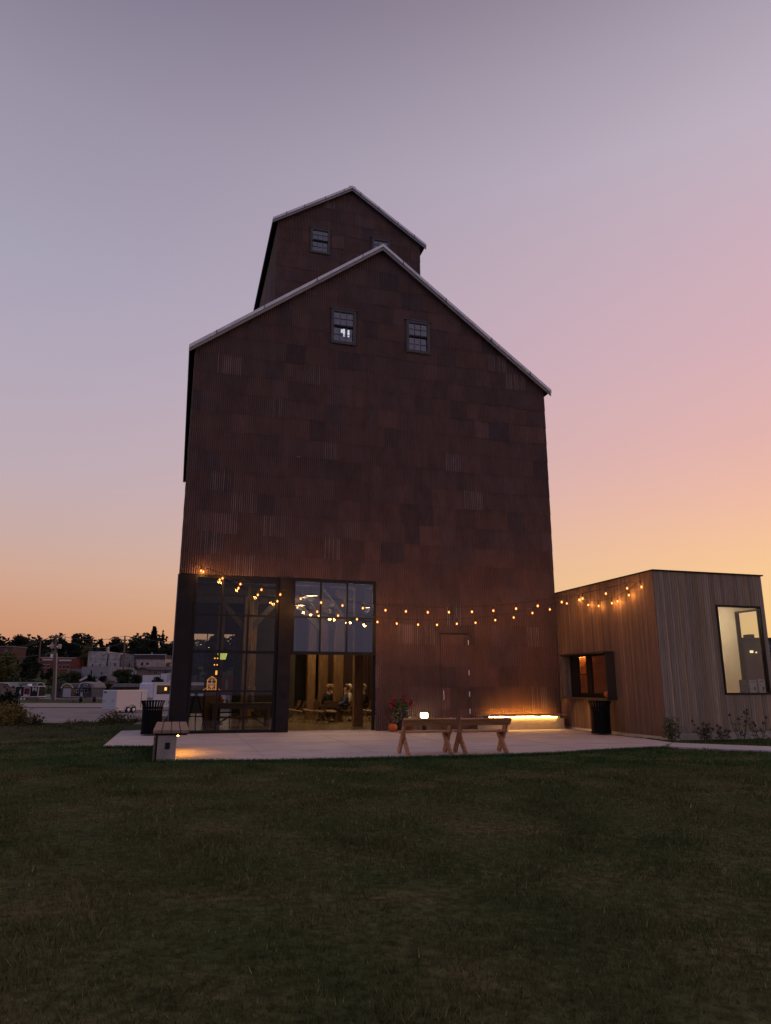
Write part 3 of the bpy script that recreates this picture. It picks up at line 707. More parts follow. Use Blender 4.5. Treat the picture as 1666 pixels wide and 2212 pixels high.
RED = mat('red petal', (.24, .014, .032), .6, 0, .4, 9)
pl = empty('flower_pot', LM(7.05, -.42), 'tall dark planter with red flowers and trailing leaves against the rusty wall', 'potted plant')
MB().lathe([(.001, 0), (.15, 0), (.13, .05), (.13, .30), (.17, .36), (.25, .62), (.27, .64), (.25, .66), (.22, .62), (.001, .60)], n=20).build('pot', mat('dark planter', (.03, .03, .035), .5), pl, True)
rg = random.Random(3)
def leafcards(mb, c, rad, n, s, rg, col=None):
    for _ in range(n):
        p = Vector((rg.gauss(0, 1), rg.gauss(0, 1), rg.gauss(0, 1))); p.normalize(); p *= rg.random() ** .4
        p = Vector((c[0] + p.x * rad[0], c[1] + p.y * rad[1], c[2] + p.z * rad[2]))
        a = Vector((rg.uniform(-1, 1), rg.uniform(-1, 1), rg.uniform(-1, 1))).normalized(); b = a.orthogonal().normalized(); k = s * rg.uniform(.6, 1.4)
        mb.add([p - a * k, p + b * k * .5, p + a * k, p - b * k * .5], [(0, 1, 2, 3)])
mb = MB(); leafcards(mb, (0, 0, .80), (.26, .22, .20), 260, .045, rg); mb.build('foliage', LEAF, pl, recalc=False)
mb = MB()
for c in ((-.27, -.1, .45), (-.18, -.2, .5), (.22, -.15, .48), (.27, 0, .40), (-.08, -.22, .58)): leafcards(mb, c, (.07, .07, .24), 50, .03, rg)
mb.build('trailing_foliage', LEAF2, pl, recalc=False)
for c in ((-.30, -.05, .86), (-.20, .05, .98), (.05, -.08, 1.05), (.10, -.12, .92), (.32, -.05, .90), (.34, .0, .80), (-.33, -.1, .76)):
    mb = MB(); leafcards(mb, c, (.085, .07, .085), 60, .03, rg); mb.build('flower', RED, pl, recalc=False)
tp = empty('terracotta_pot', LM(7.22, -.85), 'small terracotta pot of yellowing trailing plant next to the tall planter', 'potted plant')
MB().lathe([(.001, 0), (.10, 0), (.14, .2), (.155, .2), (.155, .24), (.135, .24), (.12, .2), (.001, .2)], n=18).build('pot', mat('terracotta', (.28, .10, .055), .8), tp, True)
mb = MB(); leafcards(mb, (.05, 0, .33), (.13, .12, .14), 110, .035, rg); leafcards(mb, (.16, -.05, .18), (.05, .05, .2), 50, .03, rg); mb.build('foliage', LEAF2, tp, recalc=False)
# ------------------------------------------------------------------ people
SKIN = mat('skin', (.46, .27, .19), .6, 0, .06, 20)
def skinmesh(nodes, edges, name, m, parent, sub=1):
    me = bpy.data.meshes.new(name + '_chain'); me.from_pydata([n[0] for n in nodes], edges, [])
    o = bpy.data.objects.new(name, me); COL.objects.link(o)
    o.modifiers.new('s', 'SKIN'); sv = me.skin_vertices[0].data
    for i, n in enumerate(nodes):
        r = n[1]; sv[i].radius = (r, r) if not isinstance(r, tuple) else r; sv[i].use_root = i == 0
    su = o.modifiers.new('u', 'SUBSURF'); su.levels = sub; su.render_levels = sub
    dg = bpy.context.evaluated_depsgraph_get(); ev = o.evaluated_get(dg)
    m2 = bpy.data.meshes.new_from_object(ev); o.modifiers.clear(); o.data = m2; m2.materials.clear(); m2.materials.append(m)
    m2.polygons.foreach_set('use_smooth', [True] * len(m2.polygons)); bpy.data.meshes.remove(me)
    o.parent = parent; return o
def person(M, label, top, legs, hair, shoe=(.02, .018, .016), lean=.0, stand=False, glasses=False, s=1.06, group='seated people inside the hall', bald=False):
    r = empty('person', M @ Matrix.Scale(s, 4), label, 'person', group)
    y = 0
    # faces +y; hip at the seat
    hz = .92 if stand else .50
    P = {}
    P['pel'] = (0, 0, hz); P['wai'] = (0, -.01 + lean * .15, hz + .18); P['che'] = (0, lean * .32, hz + .38); P['nec'] = (0, .01 + lean * .5, hz + .53)
    P['hd0'] = (0, .035 + lean * .55, hz + .61); P['hd1'] = (0, .03 + lean * .58, hz + .69); P['hd2'] = (0, .015 + lean * .58, hz + .77)
    for k, sg in (('l', -1), ('r', 1)):
        P[k + 'sh'] = (sg * .17, lean * .42, hz + .48); P[k + 'el'] = (sg * .23, .04 + lean * .3, hz + .21) if not stand else (sg * .23, -.02, hz + .2)
        P[k + 'wr'] = (sg * .08, .25 + lean * .1, hz + .13) if not stand else (sg * .22, .10, hz - .02)
        P[k + 'pa'] = (sg * .03, .31 + lean * .1, hz + .12) if not stand else (sg * .22, .13, hz - .09)
        P[k + 'hip'] = (sg * .10, .03, hz - .02); P[k + 'kn'] = (sg * .13, .45, hz + .02) if not stand else (sg * .11, .03, .48)
        P[k + 'an'] = (sg * .13, .40, .09) if not stand else (sg * .11, -.02, .09); P[k + 'to'] = (sg * .14, P[k + 'an'][1] + .17, .035)
    names = list(P); rad = dict(pel=.12, wai=.115, che=.13, nec=.055, hd0=.068, hd1=.088, hd2=.075)
    for k in 'lr': rad.update({k + 'sh': .06, k + 'el': .043, k + 'wr': .03, k + 'pa': (.036, .018), k + 'hip': .085, k + 'kn': .058, k + 'an': .04, k + 'to': .03})
    nodes = [(P[n], rad[n]) for n in names]; ix = {n: i for i, n in enumerate(names)}
    E_ = [('pel', 'wai'), ('wai', 'che'), ('che', 'nec'), ('nec', 'hd0'), ('hd0', 'hd1'), ('hd1', 'hd2')]
    for k in 'lr': E_ += [('che', k + 'sh'), (k + 'sh', k + 'el'), (k + 'el', k + 'wr'), (k + 'wr', k + 'pa'), ('pel', k + 'hip'), (k + 'hip', k + 'kn'), (k + 'kn', k + 'an'), (k + 'an', k + 'to')]
    edges = [(ix[a], ix[b]) for a, b in E_]
    # nose, fingers and thumbs grow out of the same surface
    nodes.append(((0, P['hd1'][1] + .095, P['hd1'][2] - .005), .014)); edges.append((ix['hd1'], len(nodes) - 1))
    for k, sg in (('l', -1), ('r', 1)):
        pa = Vector(P[k + 'pa']); wr = Vector(P[k + 'wr']); d = (pa - wr).normalized(); sd = d.cross(Vector((0, 0, 1))).normalized() if not stand else Vector((0, 1, 0))
        for j, (w, ln) in enumerate(((-.027, .062), (-.009, .075), (.009, .07), (.027, .055))):
            a = pa + sd * w + d * .03; b = a + d * ln * .5; c = b + d * ln * .35 - Vector((0, 0, .02))
            for q, rr in ((a, .009), (b, .0085), (c, .007)): nodes.append((tuple(q), rr))
            n = len(nodes); edges += [(ix[k + 'pa'], n - 3), (n - 3, n - 2), (n - 2, n - 1)]
        a = pa - sd * sg * .035 - d * .02; b = a - sd * sg * .02 + d * .035
        for q, rr in ((a, .010), (b, .008)): nodes.append((tuple(q), rr))
        n = len(nodes); edges += [(ix[k + 'wr'], n - 2), (n - 2, n - 1)]
    skinmesh(nodes, edges, 'body', SKIN, r)
    def sub(ns, es, grow, nm, m):
        loc = {n: i for i, n in enumerate(ns)}
        rr = lambda n: (rad[n] if not isinstance(rad[n], tuple) else rad[n][0]) + grow
        return skinmesh([(P[n], rr(n)) for n in ns], [(loc[a], loc[b]) for a, b in es], nm, m, r)
    tm = mat('cloth %.2f %.2f %.2f' % top, top, .9, 0, .2, 12); lm = mat('cloth %.2f %.2f %.2f' % legs, legs, .9, 0, .2, 12)
    sub(['che', 'wai', 'pel', 'lsh', 'lel', 'lwr', 'rsh', 'rel', 'rwr'], [('che', 'wai'), ('wai', 'pel'), ('che', 'lsh'), ('lsh', 'lel'), ('lel', 'lwr'), ('che', 'rsh'), ('rsh', 'rel'), ('rel', 'rwr')], .022, 'jacket', tm)
    sub(['pel', 'lhip', 'lkn', 'lan', 'rhip', 'rkn', 'ran'], [('pel', 'lhip'), ('lhip', 'lkn'), ('lkn', 'lan'), ('pel', 'rhip'), ('rhip', 'rkn'), ('rkn', 'ran')], .018, 'trousers', lm)
    sm = mat('shoe %.2f' % shoe[0], shoe, .6)
    for k in 'lr':
        a = Vector(P[k + 'an']); b = Vector(P[k + 'to']); mb = MB()
        mb.bev((a.x - .045, a.y - .07, .004), (a.x + .045, b.y + .08, .085), .025); mb.build('shoe', sm, r)
    if not bald:
        hm = mat('hair %.2f %.2f %.2f' % hair, hair, .8, 0, .3, 30); mb = MB(); h = Vector(P['hd2'])
        bm = bmesh.new(); bmesh.ops.create_icosphere(bm, subdivisions=3, radius=1)
        kill = [v for v in bm.verts if (v.co.y > .25 and v.co.z < .45) or v.co.z < -.95]
        bmesh.ops.delete(bm, geom=kill, context='VERTS')
        for v in bm.verts: v.co = Vector((v.co.x * .098, v.co.y * .108 - .01, v.co.z * .125 - .005)) + h
        bm.verts.index_update(); mb.add([v.co[:] for v in bm.verts], [[v.index for v in f.verts] for f in bm.faces]); bm.free(); mb.build('hair', hm, r, True)
    h = Vector(P['hd1'])
    for sg in (-1, 1):
        mb = MB(); icos(mb, (sg * .032, h.y + .078, h.z + .03), .012, 1); mb.build('eye', BLACK, r)
        mb = MB(); icos(mb, (sg * .092, h.y - .005, h.z + .01), .03, 1, (.4, .7, 1)); mb.build('ear', SKIN, r)
    mb = MB(); mb.bev((-.025, h.y + .068, h.z - .062), (.025, h.y + .086, h.z - .05), .003); mb.build('mouth', mat('lips', (.28, .10, .08), .6), r)
    if glasses:
        mb = MB()
        for sg in (-1, 1):
            mb.tube([(sg * .034 + .026 * math.cos(a), h.y + .098, h.z + .03 + .02 * math.sin(a)) for a in np.linspace(0, 2 * math.pi, 9)], .004, 4)
        mb.build('glasses', BLACK, r)
    return r
def p3(x, v, y=1930): q = onplane(*R3(x, y), (0, v), (W, v)); return q.x
LEFT = R(90)
DK = (.022, .020, .022)
people = [
    (625, 6.5, R(18), 'seated blonde person in a dark jacket seen from behind', DK, (.03, .03, .04), (.30, .19, .085), 0, {}),
    (540, 7.7, R(-160), 'seated person with glasses and a dark jacket behind the folding chairs', (.03, .028, .03), DK, (.16, .09, .05), .1, dict(glasses=True)),
    (672, 7.5, R(35), 'seated person with light brown hair half hidden behind the blonde person', (.05, .035, .03), DK, (.26, .17, .09), .1, {}),
    (828, 5.75, R(80), 'seated person in a blue shirt with hands in the lap facing sideways', (.055, .075, .16), DK, (.13, .065, .035), -.12, {}),
    (888, 7.0, R(85), 'seated white haired person in a white shirt beside the timber post', (.62, .58, .48), (.05, .05, .06), (.62, .56, .46), .0, {}),
    (1078, 6.3, R(85), 'seated person in a dark suit partly hidden by the front timber post', DK, DK, (.34, .24, .13), .05, {}),
]
for x, v, rot, lab, top, legs, hair, lean, kw in people:
    person(LM(p3(x, v), v, .004, rot), lab, top, legs, hair, lean=lean, **kw)
# ------------------------------------------------------------------ folding chairs
CH = mat('brown chair metal', (.20, .125, .07), .5, 0, .2, 8); CHS = mat('tan chair vinyl', (.20, .125, .07), .7, 0, .25, 8)
def chair():
    r = empty('folding_chair', LM(0, 0))
    MB(Matrix.Translation((0, 0, .44)) @ Matrix.Rotation(R(9), 4, 'X')).bev((-.20, -.19, -.035), (.20, .21, .022), .015).build('seat', CHS, r)
    mb = MB()
    vs = []
    for j in range(3):
        z = .60 + j * .105
        for i in range(7):
            x = -.215 + .43 * i / 6; vs.append((x, -.215 - .05 * (1 - (x / .215) ** 2) - .03 * j - (0), z if not (j == 2 and i in (0, 6)) else z - .03))
    n = len(vs); vs2 = vs + [(a, b - .014, c) for a, b, c in vs]
    f = []
    for j in range(2):
        for i in range(6):
            a = j * 7 + i; f += [(a, a + 1, a + 8, a + 7), (n + a, n + a + 7, n + a + 8, n + a + 1)]
    for i in range(6): f += [(i, n + i, n + i + 1, i + 1), (14 + i, 15 + i, n + 15 + i, n + 14 + i)]
    for j in range(2): f += [(7 * j, 7 * j + 7, n + 7 * j + 7, n + 7 * j), (7 * j + 6, n + 7 * j + 6, n + 7 * j + 13, 7 * j + 13)]
    mb.add(vs2, f).build('backrest', CH, r)
    for sg in (-1, 1):
        MB().tube([(sg * .225, .24, .005), (sg * .225, -.02, .43), (sg * .215, -.21, .60), (sg * .215, -.27, .82)], .013, 6).build('front_leg', CH, r)
        MB().tube([(sg * .205, -.26, .005), (sg * .205, .12, .43)], .012, 6).build('rear_leg', CH, r)
    MB().tube([(-.225, .18, .10), (.225, .18, .10)], .010, 6).build('crossbar', CH, r)
    MB().tube([(-.205, -.20, .10), (.205, -.20, .10)], .010, 6).build('crossbar', CH, r)
    return r
c0 = chair(); c0['category'] = 'chair'; c0['group'] = 'brown folding chairs in the hall'
cl = [(180, 6.6, R(70), 'empty brown folding chair nearest the steel column, behind another one'), (240, 5.6, R(75), 'empty brown folding chair at the end of the row next to the steel column'),
      (375, 6.4, R(70), 'empty brown folding chair half hidden by two nearer chairs'), (425, 5.3, R(60), 'empty brown folding chair second from the steel column in the front row'),
      (525, 4.9, R(55), 'empty brown folding chair in front of the blonde person'), (655, 4.95, R(8), 'empty brown folding chair with its back square to the opening'),
      (835, 5.75, R(80), 'brown folding chair under the person in a blue shirt'), (1085, 6.3, R(85), 'brown folding chair under the person in a dark suit'),
      (888, 7.0, R(85), 'brown folding chair under the white haired person'), (625, 6.5, R(18), 'brown folding chair under the blonde person'),
      (540, 7.7, R(-160), 'brown folding chair under the person with glasses'), (672, 7.5, R(35), 'brown folding chair under the half hidden person'), (1130, 5.2, R(30), 'empty brown folding chair beside the door jamb')]
for i, (x, v, rot, lab) in enumerate(cl):
    M = LM(p3(x, v), v, .004, rot)
    if i == 0: c0.matrix_world = M; c0['label'] = lab
    else: copy_tree(c0, M, lab)
# ------------------------------------------------------------------ hall lamps and furnishings
LAMPC = (1, .68, .34)
def lamp_light(o, loc, w, c, r):
    key = (w, c, r)
    if key not in LLD:
        l = bpy.data.lights.new('lamp_light', 'POINT'); l.energy = w; l.color = c; l.shadow_soft_size = r; LLD[key] = l
    q = bpy.data.objects.new('lamp_light', LLD[key]); COL.objects.link(q); q.parent = o; q.location = loc
def pend(x, y, v, r, label, s=95):
    q = onplane(*R3(x, y), (0, v), (W, v)); o = empty('pendant_lamp', LM(q.x, v, q.z), label, 'lamp', 'ceiling lamps in the hall')
    MB().lathe([(.001, .14), (.05, .13), (r, .03), (r + .01, .0), (r - .01, .0), (.04, .11), (.001, .115)], n=20).build('shade', BLACK, o, True)
    MB().lathe([(.001, .01), (r - .02, .01), (r - .02, .025), (.001, .03)], n=20).build('diffuser', emit('hall lamp', (1, .70, .36), 1.8), o); lamp_light(o, (0, 0, -.08), s, LAMPC, .12)
    MB().tube([(0, 0, .14), (0, 0, max(.3, 5.2 - q.z))], .012, 6).build('cord', BLACK, o)
pend(418, 352, 3.6, .26, 'widest glowing pendant lamp high behind the upper panes of the open bay')
pend(330, 350, 6.5, .15, 'small pendant lamp just beside the widest glowing pendant')
pend(278, 470, 6.0, .22, 'glowing pendant lamp lower down beside the steel column')
pend(897, 592, 7.5, .20, 'glowing pendant lamp behind the last glazing bar of the open bay')
pend(1110, 497, 4.5, .12, 'small pendant lamp in the last upper pane of the open bay')
pend(640, 520, 9.0, .10, 'added fill lamp deep in the hall behind the middle upper pane', 130)  # added lamp without a real fitting there; lights the depth of the hall
pend(980, 520, 9.5, .10, 'added fill lamp deep in the hall behind the last upper pane', 130)  # second added lamp, lifting the light deep in the hall
def g2(x, y, v): return onplane(*R2(x, y), (0, v), (W, v))
# plank table with things on it
a, b = g2(500, 1705, 3.4), g2(1215, 1705, 3.4)
tb = empty('trestle_table', LM(a.x, 3.4), 'long old plank table with a lower shelf behind the grid glazing', 'table')
L = b.x - a.x; zt = a.z
TBW = mat('grey brown table wood', (.17, .125, .09), .75, 0, .35, 4, stretch=(.5, 5, 5))
MB().bev((0, -.4, zt - .06), (L, .4, zt), .008).build('tabletop', TBW, tb)
MB().bev((.05, -.36, zt - .2), (L - .05, -.32, zt - .062), .005).build('apron', TBW, tb)
MB().bev((.1, -.3, .30), (L - .1, .3, .345), .005).build('shelf', TBW, tb)
for x in (.08, L - .2):
    for y in (-.33, .21): MB().bev((x, y, .004), (x + .12, y + .12, zt - .062), .006).build('leg', TBW, tb)
for x, s in ((.2, 1), (L - .2, -1)): MB().bar((x, -.1, .05), (x + s * .5, -.1, .36), .05).build('brace', BLACK, tb)
pumpkin(LM(a.x + .38, 3.25, zt), .11, 'pumpkin on the plank table inside the hall')
m = empty('mug', LM(a.x + .62, 3.2, zt), 'white mug on the plank table beside the pumpkin', 'mug')
MB().lathe([(.001, 0), (.05, 0), (.055, .15), (.048, .15), (.045, .01)], n=12).build('cup', pm, m, True); MB().tube([(.05, 0, .03), (.085, 0, .05), (.085, 0, .1), (.05, 0, .12)], .008, 5).build('handle', pm, m)
va = empty('vase', LM(g2(975, 1600, 3.5).x, 3.5, zt), 'vase of dried yellow flowers on the plank table', 'vase')
MB().lathe([(.001, 0), (.09, 0), (.12, .12), (.06, .26), (.075, .3), (.06, .3)], n=14).build('jar', mat('grey jar', (.18, .17, .15), .5), va, True)
mb = MB(); leafcards(mb, (0, 0, .46), (.17, .15, .16), 160, .035, rg); mb.build('dried_flowers', mat('dried straw flower', (.42, .30, .10), .8, 0, .3, 10), va, recalc=False)
bk = empty('basket', LM(g2(1030, 1960, 3.3).x, 3.3, .345), 'low wicker basket on the shelf of the plank table', 'basket')
MB().lathe([(.001, 0), (.13, 0), (.17, .14), (.16, .15), (.12, .02), (.001, .02)], n=16).build('bowl', CHS, bk, True); MB().tube([(.16 * math.cos(t), 0, .14 + .16 * math.sin(t)) for t in np.linspace(0, math.pi, 9)], .012, 5).build('handle', CHS, bk)
# display plinth with the glowing timber frame model and the dark model elevator
q = g2(520, 1560, 3.9); zp = q.z
dp = empty('display_plinth', LM(q.x - .22, 3.9), 'warm lit wooden display plinth behind the grid glazing', 'plinth')
MB().bev((0, -.2, .004), (.46, .25, zp - .03), .008).build('cabinet', PINE, dp); MB().bev((-.03, -.23, zp - .03), (.49, .28, zp), .006).build('top', PINE, dp)
tf = empty('frame_model', LM(q.x, 3.92, zp), 'small glowing timber frame model of a gabled tower on the plinth', 'model')
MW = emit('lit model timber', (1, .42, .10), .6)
mb = MB(); w_, h_ = .15, .36
for sx_ in (-1, 1):
    for yy in (-.1, .1): mb.bar((sx_ * w_, yy, 0), (sx_ * w_, yy, h_), .022)
    for z in (.12, .24, .36): mb.bar((sx_ * w_, -.1, z), (sx_ * w_, .1, z), .018)
for yy in (-.1, .1):
    mb.bar((-w_ * 1.15, yy, h_ - .02), (0, yy, h_ + .12), .026); mb.bar((w_ * 1.15, yy, h_ - .02), (0, yy, h_ + .12), .026)
    for z in (.02, .13, .24, .35): mb.bar((-w_, yy, z), (w_, yy, z), .016)
    mb.bar((-w_, yy, 0), (w_, yy, .24), .014); mb.bar((w_, yy, 0), (-w_, yy, .24), .014); mb.bar((0, yy, 0), (0, yy, h_ + .1), .014)
mb.bar((-.30, -.1, .0), (-.12, -.1, .12), .02); mb.bar((.30, -.1, .0), (.12, -.1, .12), .02)
mb.build('timber_frame', MW, tf)
q1, q0 = g2(565, 1150, 4.6), g2(565, 1385, 4.6)
md = empty('elevator_model', LM(q0.x, 4.6, q0.z), 'dark model of a grain elevator with tiny orange lit windows', 'model')
hh = q1.z - q0.z
mb = MB(); mb.prism([(-.30, 0, 0), (.16, 0, 0), (.16, 0, hh * .5), (-.07, 0, hh * .62), (-.30, 0, hh * .42)], (0, .3, 0)); mb.build('body', BLACK, md)
mb = MB(); mb.prism([(-.10, -.01, hh * .3), (.12, -.01, hh * .3), (.12, -.01, hh * .93), (.01, -.01, hh), (-.10, -.01, hh * .93)], (0, .2, 0)); mb.build('tower', BLACK, md)
LW = emit('model window glow', (1, .36, .05), 3)
for px in ((-.055, .82), (.045, .82), (-.055, .5), (.045, .5)): MB().box((px[0] - .018, -.018, hh * px[1] - .02), (px[0] + .022, -.011, hh * px[1] + .025)).build('lit_window', LW, md)
mb = MB()
for k in range(3): mb.box((-.0 + k * .045, -.012, .01), (.035 + k * .045, -.001, hh * .22))
mb.build('lit_door', LW, md)
st = empty('display_stand', LM(q0.x - .05, 4.6), 'dark tall display stand under the model grain elevator', 'stand')
MB().bev((-.34, -.08, q0.z - .06), (.30, .42, q0.z), .006).build('top', BLACK, st)
for x in (-.3, .22):
    for y in (-.05, .34): MB().box((x, y, .004), (x + .05, y + .05, q0.z - .06)).build('leg', BLACK, st)
q = g2(645, 1160, 5.2)
fl = empty('floor_lamp', LM(q.x, 5.2), 'standing lamp with a yellow green glowing shade inside the hall', 'lamp')
MB().lathe([(.001, .004), (.15, .004), (.15, .03), (.015, .05), (.015, q.z - .02), (.001, q.z)], n=14).build('stand', BLACK, fl)
MB().lathe([(.13, q.z - .14), (.19, q.z + .13), (.18, q.z + .13), (.12, q.z - .14)], n=16).build('lamp_shade', emit('lamp shade glow', (.75, .80, .18), .8), fl)
e0 = g2(345, 1590, 1.9)
ea = empty('easel', LM(e0.x, 1.9), 'black easel carrying a grey board just inside the grid glazing', 'easel')
ez = e0.z
for x0_, x1_, y_ in ((-.02, -.26, 0), (.02, .36, 0), (0, .05, .5)): MB().bar((x0_, .02, ez + .02), (x1_, y_, .004), .03).build('leg', BLACK, ea)
MB().bar((-.22, -.02, .42), (.30, -.02, .42), .035).build('ledge', BLACK, ea)
MB().box((-.24, .04, .52), (.24, .06, ez - .1)).build('board', mat('grey board', (.20, .18, .16), .9, 0, .1, 3), ea)
q = g2(695, 1450, 5.0)
dpn = empty('artwork_stand_in', LM(q.x, 5.0), 'plum panel with a pale shape, standing in for a painted vehicle outside', 'panel')  # panel indoors stands in for artwork on a vehicle outside
MB().box((-.24, 0, 1.05), (.24, .03, 1.75)).build('panel_board', mat('plum panel', (.16, .07, .10), .7, 0, .3, 3), dpn)
mb = MB(); icos(mb, (.0, -.002, 1.38), .09, 2, (.6, .08, 2.6), .15, rg); mb.build('pale_shape', mat('pale blue print', (.34, .40, .42), .7, 0, .4, 9), dpn, True)
for x in (-.2, .17): MB().box((x, .005, .004), (x + .03, .03, 1.05)).build('leg', BLACK, dpn)
# ------------------------------------------------------------------ far side: lot, town, trees
def b1(x, y, d): return at(*R1(x, y), d)
def fbox(mb, x0, x1, y0, y1, d, th, z0=None):
    a = b1(x0, y1, d); b = b1(x1, y0, d); mb.box((a.x, d, a.z if z0 is None else z0), (b.x, d + th, b.z)); return mb
WHITE = mat('white painted panel', (.62, .62, .66), .5, 0, .06, 1)
TRIMW = mat('white trim', (.62, .60, .58), .7, 0, .08, 2)
WDARK = mat('dark window glass', (.015, .016, .02), .15)
GRASSF = mat('far verge grass', (.035, .042, .016), .95, 0, .4, .8)
def brickmat(name, c1, c2, sc_=1.0):
    m = mat(name, c1, .9, 0, .3, .9, detail=10, col2=c2, bump=.2, bscale=4, stretch=(1, 1, 1.8)); return m
BRICK = brickmat('red brick wall', (.17, .055, .04), (.27, .09, .065))
WSTONE = brickmat('whitewashed stone', (.17, .155, .15), (.60, .57, .56))
WSTONE2 = brickmat('peeling whitewashed brick', (.34, .19, .16), (.60, .53, .50))
GREYC = brickmat('grey rendered wall', (.26, .25, .27), (.34, .33, .35))
TAN = mat('tan siding', (.23, .175, .14), .85, 0, .1, 1)
ROOFD = mat('dark shingle roof', (.07, .065, .07), .9, 0, .25, 3)
ROOFG = mat('grey roof', (.20, .19, .19), .8, 0, .2, 2)
def building(nm, label, boxes, wins=(), trims=(), d=200, wmat=WDARK, cat='building', fr=True):
    a = b1(boxes[0][0], boxes[0][3], boxes[0][4]); r = empty(nm, Matrix.Translation((a.x, boxes[0][4], a.z)), label, cat); inv = r.matrix_world.inverted()
    for (x0, x1, y0, y1, dd, th, m, pn) in boxes:
        fbox(MB(inv), x0, x1, y0, y1, dd, th).build(pn, m, r)
    for (x0, x1, y0, y1, dd) in wins:
        w = MB(inv); fbox(w, x0, x1, y0, y1, dd - .06, .05); wo_ = w.build('window', wmat, r)
        if fr:
            f = MB(inv); e = (x1 - x0) * .18
            fbox(f, x0 - e, x0, y0 - e, y1 + e, dd - .1, .09); fbox(f, x1, x1 + e, y0 - e, y1 + e, dd - .1, .09); fbox(f, x0, x1, y0 - e, y0, dd - .1, .09); fbox(f, x0, x1, y1, y1 + e, dd - .1, .09)
            f.build('frame', TRIMW, wo_)
    for (x0, x1, y0, y1, dd, m, pn) in trims: fbox(MB(inv), x0, x1, y0, y1, dd - .12, .11).build(pn, m, r)
    return r, inv
building('brick_building', 'red brick two storey building with pale cornice strips beyond the utility pole',
         [(345, 655, 462, 640, 200, 10, BRICK, 'wall'), (345, 372, 452, 463, 199.9, 10.1, BRICK, 'parapet_pier'), (488, 512, 454, 463, 199.9, 10.1, BRICK, 'parapet_pier'), (626, 660, 458, 463, 199.9, 10.1, BRICK, 'parapet_pier')],
         [(378, 396, 524, 548, 200), (410, 430, 524, 548, 200), (517, 533, 527, 556, 200), (549, 566, 527, 556, 200), (582, 600, 527, 556, 200)],
         [(370, 460, 474, 486, 200, TRIMW, 'cornice'), (512, 622, 479, 492, 200, TRIMW, 'cornice'), (345, 655, 462, 466, 199.95, TRIMW, 'coping')])
building('brick_building', 'dark brick building half hidden by trees at the far edge of town', [(-60, 113, 368, 480, 205, 8, brickmat('dusky brick', (.09, .05, .045), (.13, .07, .06)), 'wall'), (-60, 116, 359, 368, 204.8, 8.4, ROOFG, 'roof')], [(46, 58, 395, 425, 205)])
building('stone_building', 'long whitewashed stone building with small arched windows on the hill',
         [(757, 936, 407, 570, 190, 12, WSTONE, 'wall'), (936, 1048, 420, 570, 190.1, 11, WSTONE, 'wall'), (928, 943, 372, 407, 191, 1, WSTONE, 'chimney'), (1048, 1174, 430, 570, 190.6, 10, brickmat('stained grey stone', (.14, .125, .12), (.30, .28, .27)), 'wall')],
         [(800, 809, 514, 538, 190), (869, 878, 514, 538, 190), (926, 938, 506, 534, 190), (997, 1009, 505, 534, 190.1), (1122, 1134, 506, 545, 190.6)], fr=False)
building('stone_building', 'peeling whitewashed brick building with a dark roof band beside the stone one',
         [(1174, 1444, 470, 570, 191, 9, WSTONE2, 'wall'), (1174, 1446, 436, 470, 190.7, 9.4, ROOFD, 'roof'), (1316, 1323, 418, 440, 192, .8, GREYC, 'chimney')], [(1180, 1190, 498, 530, 191), (1228, 1248, 505, 528, 191), (1272, 1296, 507, 522, 191)],
         [(1172, 1448, 432, 437, 190.6, TRIMW, 'eave_trim'), (1440, 1448, 437, 505, 190.6, TRIMW, 'corner_trim')], fr=False)
r, inv = building('concrete_building', 'plain grey rendered building with two visible walls below the stone one',
         [(575, 760, 560, 690, 178, 9, brickmat('mottled grey wall', (.15, .14, .14), (.24, .23, .23)), 'wall')], [(690, 712, 596, 614, 178)], fr=False)
mb = MB(inv); A, B, C = b1(715, 545, 176), b1(955, 537, 166), b1(1176, 553, 174); z0 = 1.0
mb.add([(A.x, A.y, z0), (B.x, B.y, z0), (C.x, C.y, z0), (C.x - 5, C.y + 12, z0), (A.x, A.y, A.z), (B.x, B.y, B.z), (C.x, C.y, C.z), (C.x - 5, C.y + 12, C.z)], [(0, 1, 5, 4), (1, 2, 6, 5), (2, 3, 7, 6), (3, 0, 4, 7), (4, 5, 6, 7)])
mb.build('main_wall', GREYC, r)
for (x0, x1, y0, y1, dd) in ((880, 896, 588, 608, 168.3), (1000, 1026, 590, 604, 167.2), (966, 974, 612, 616, 165.8), (788, 800, 570, 616, 172)): fbox(MB(inv), x0, x1, y0, y1, dd, .3).build('window', WDARK, r)
r, inv = building('house', 'tan sided low house with a shallow gable and grey roof', [(1306, 1560, 566, 640, 160, 8, TAN, 'wall')], [(1342, 1352, 577, 606, 160), (1358, 1370, 577, 606, 160), (1436, 1448, 577, 600, 160), (1456, 1467, 577, 600, 160)], [])
P = [b1(x, y, 160.2) for x, y in ((1182, 640), (1306, 640), (1306, 566), (1235, 540), (1182, 566))]; MB(inv).prism(P, (0, 8, 0)).build('gable_wall', TAN, r)
P = [b1(x, y, 159.6) for x, y in ((1178, 568), (1235, 540), (1560, 541), (1560, 568), (1306, 568), (1236, 546))]; MB(inv).prism(P, (0, 9, 0)).build('roof', ROOFG, r)
MB(inv).tube([b1(1184, 570, 159.4), b1(1184, 640, 159.4)], .1, 5).build('downpipe', TRIMW, r)
r, inv = building('metal_building', 'white ribbed metal building with a stepped roof behind the bus', [(1236, 1395, 614, 735, 135, 8, WHITE, 'wall'), (1395, 1490, 600, 735, 134.8, 8.5, WHITE, 'wall')], [], [])
mb = MB(inv); rb_ = b1(1458, 596, 133); re_ = b1(1560, 596, 133)
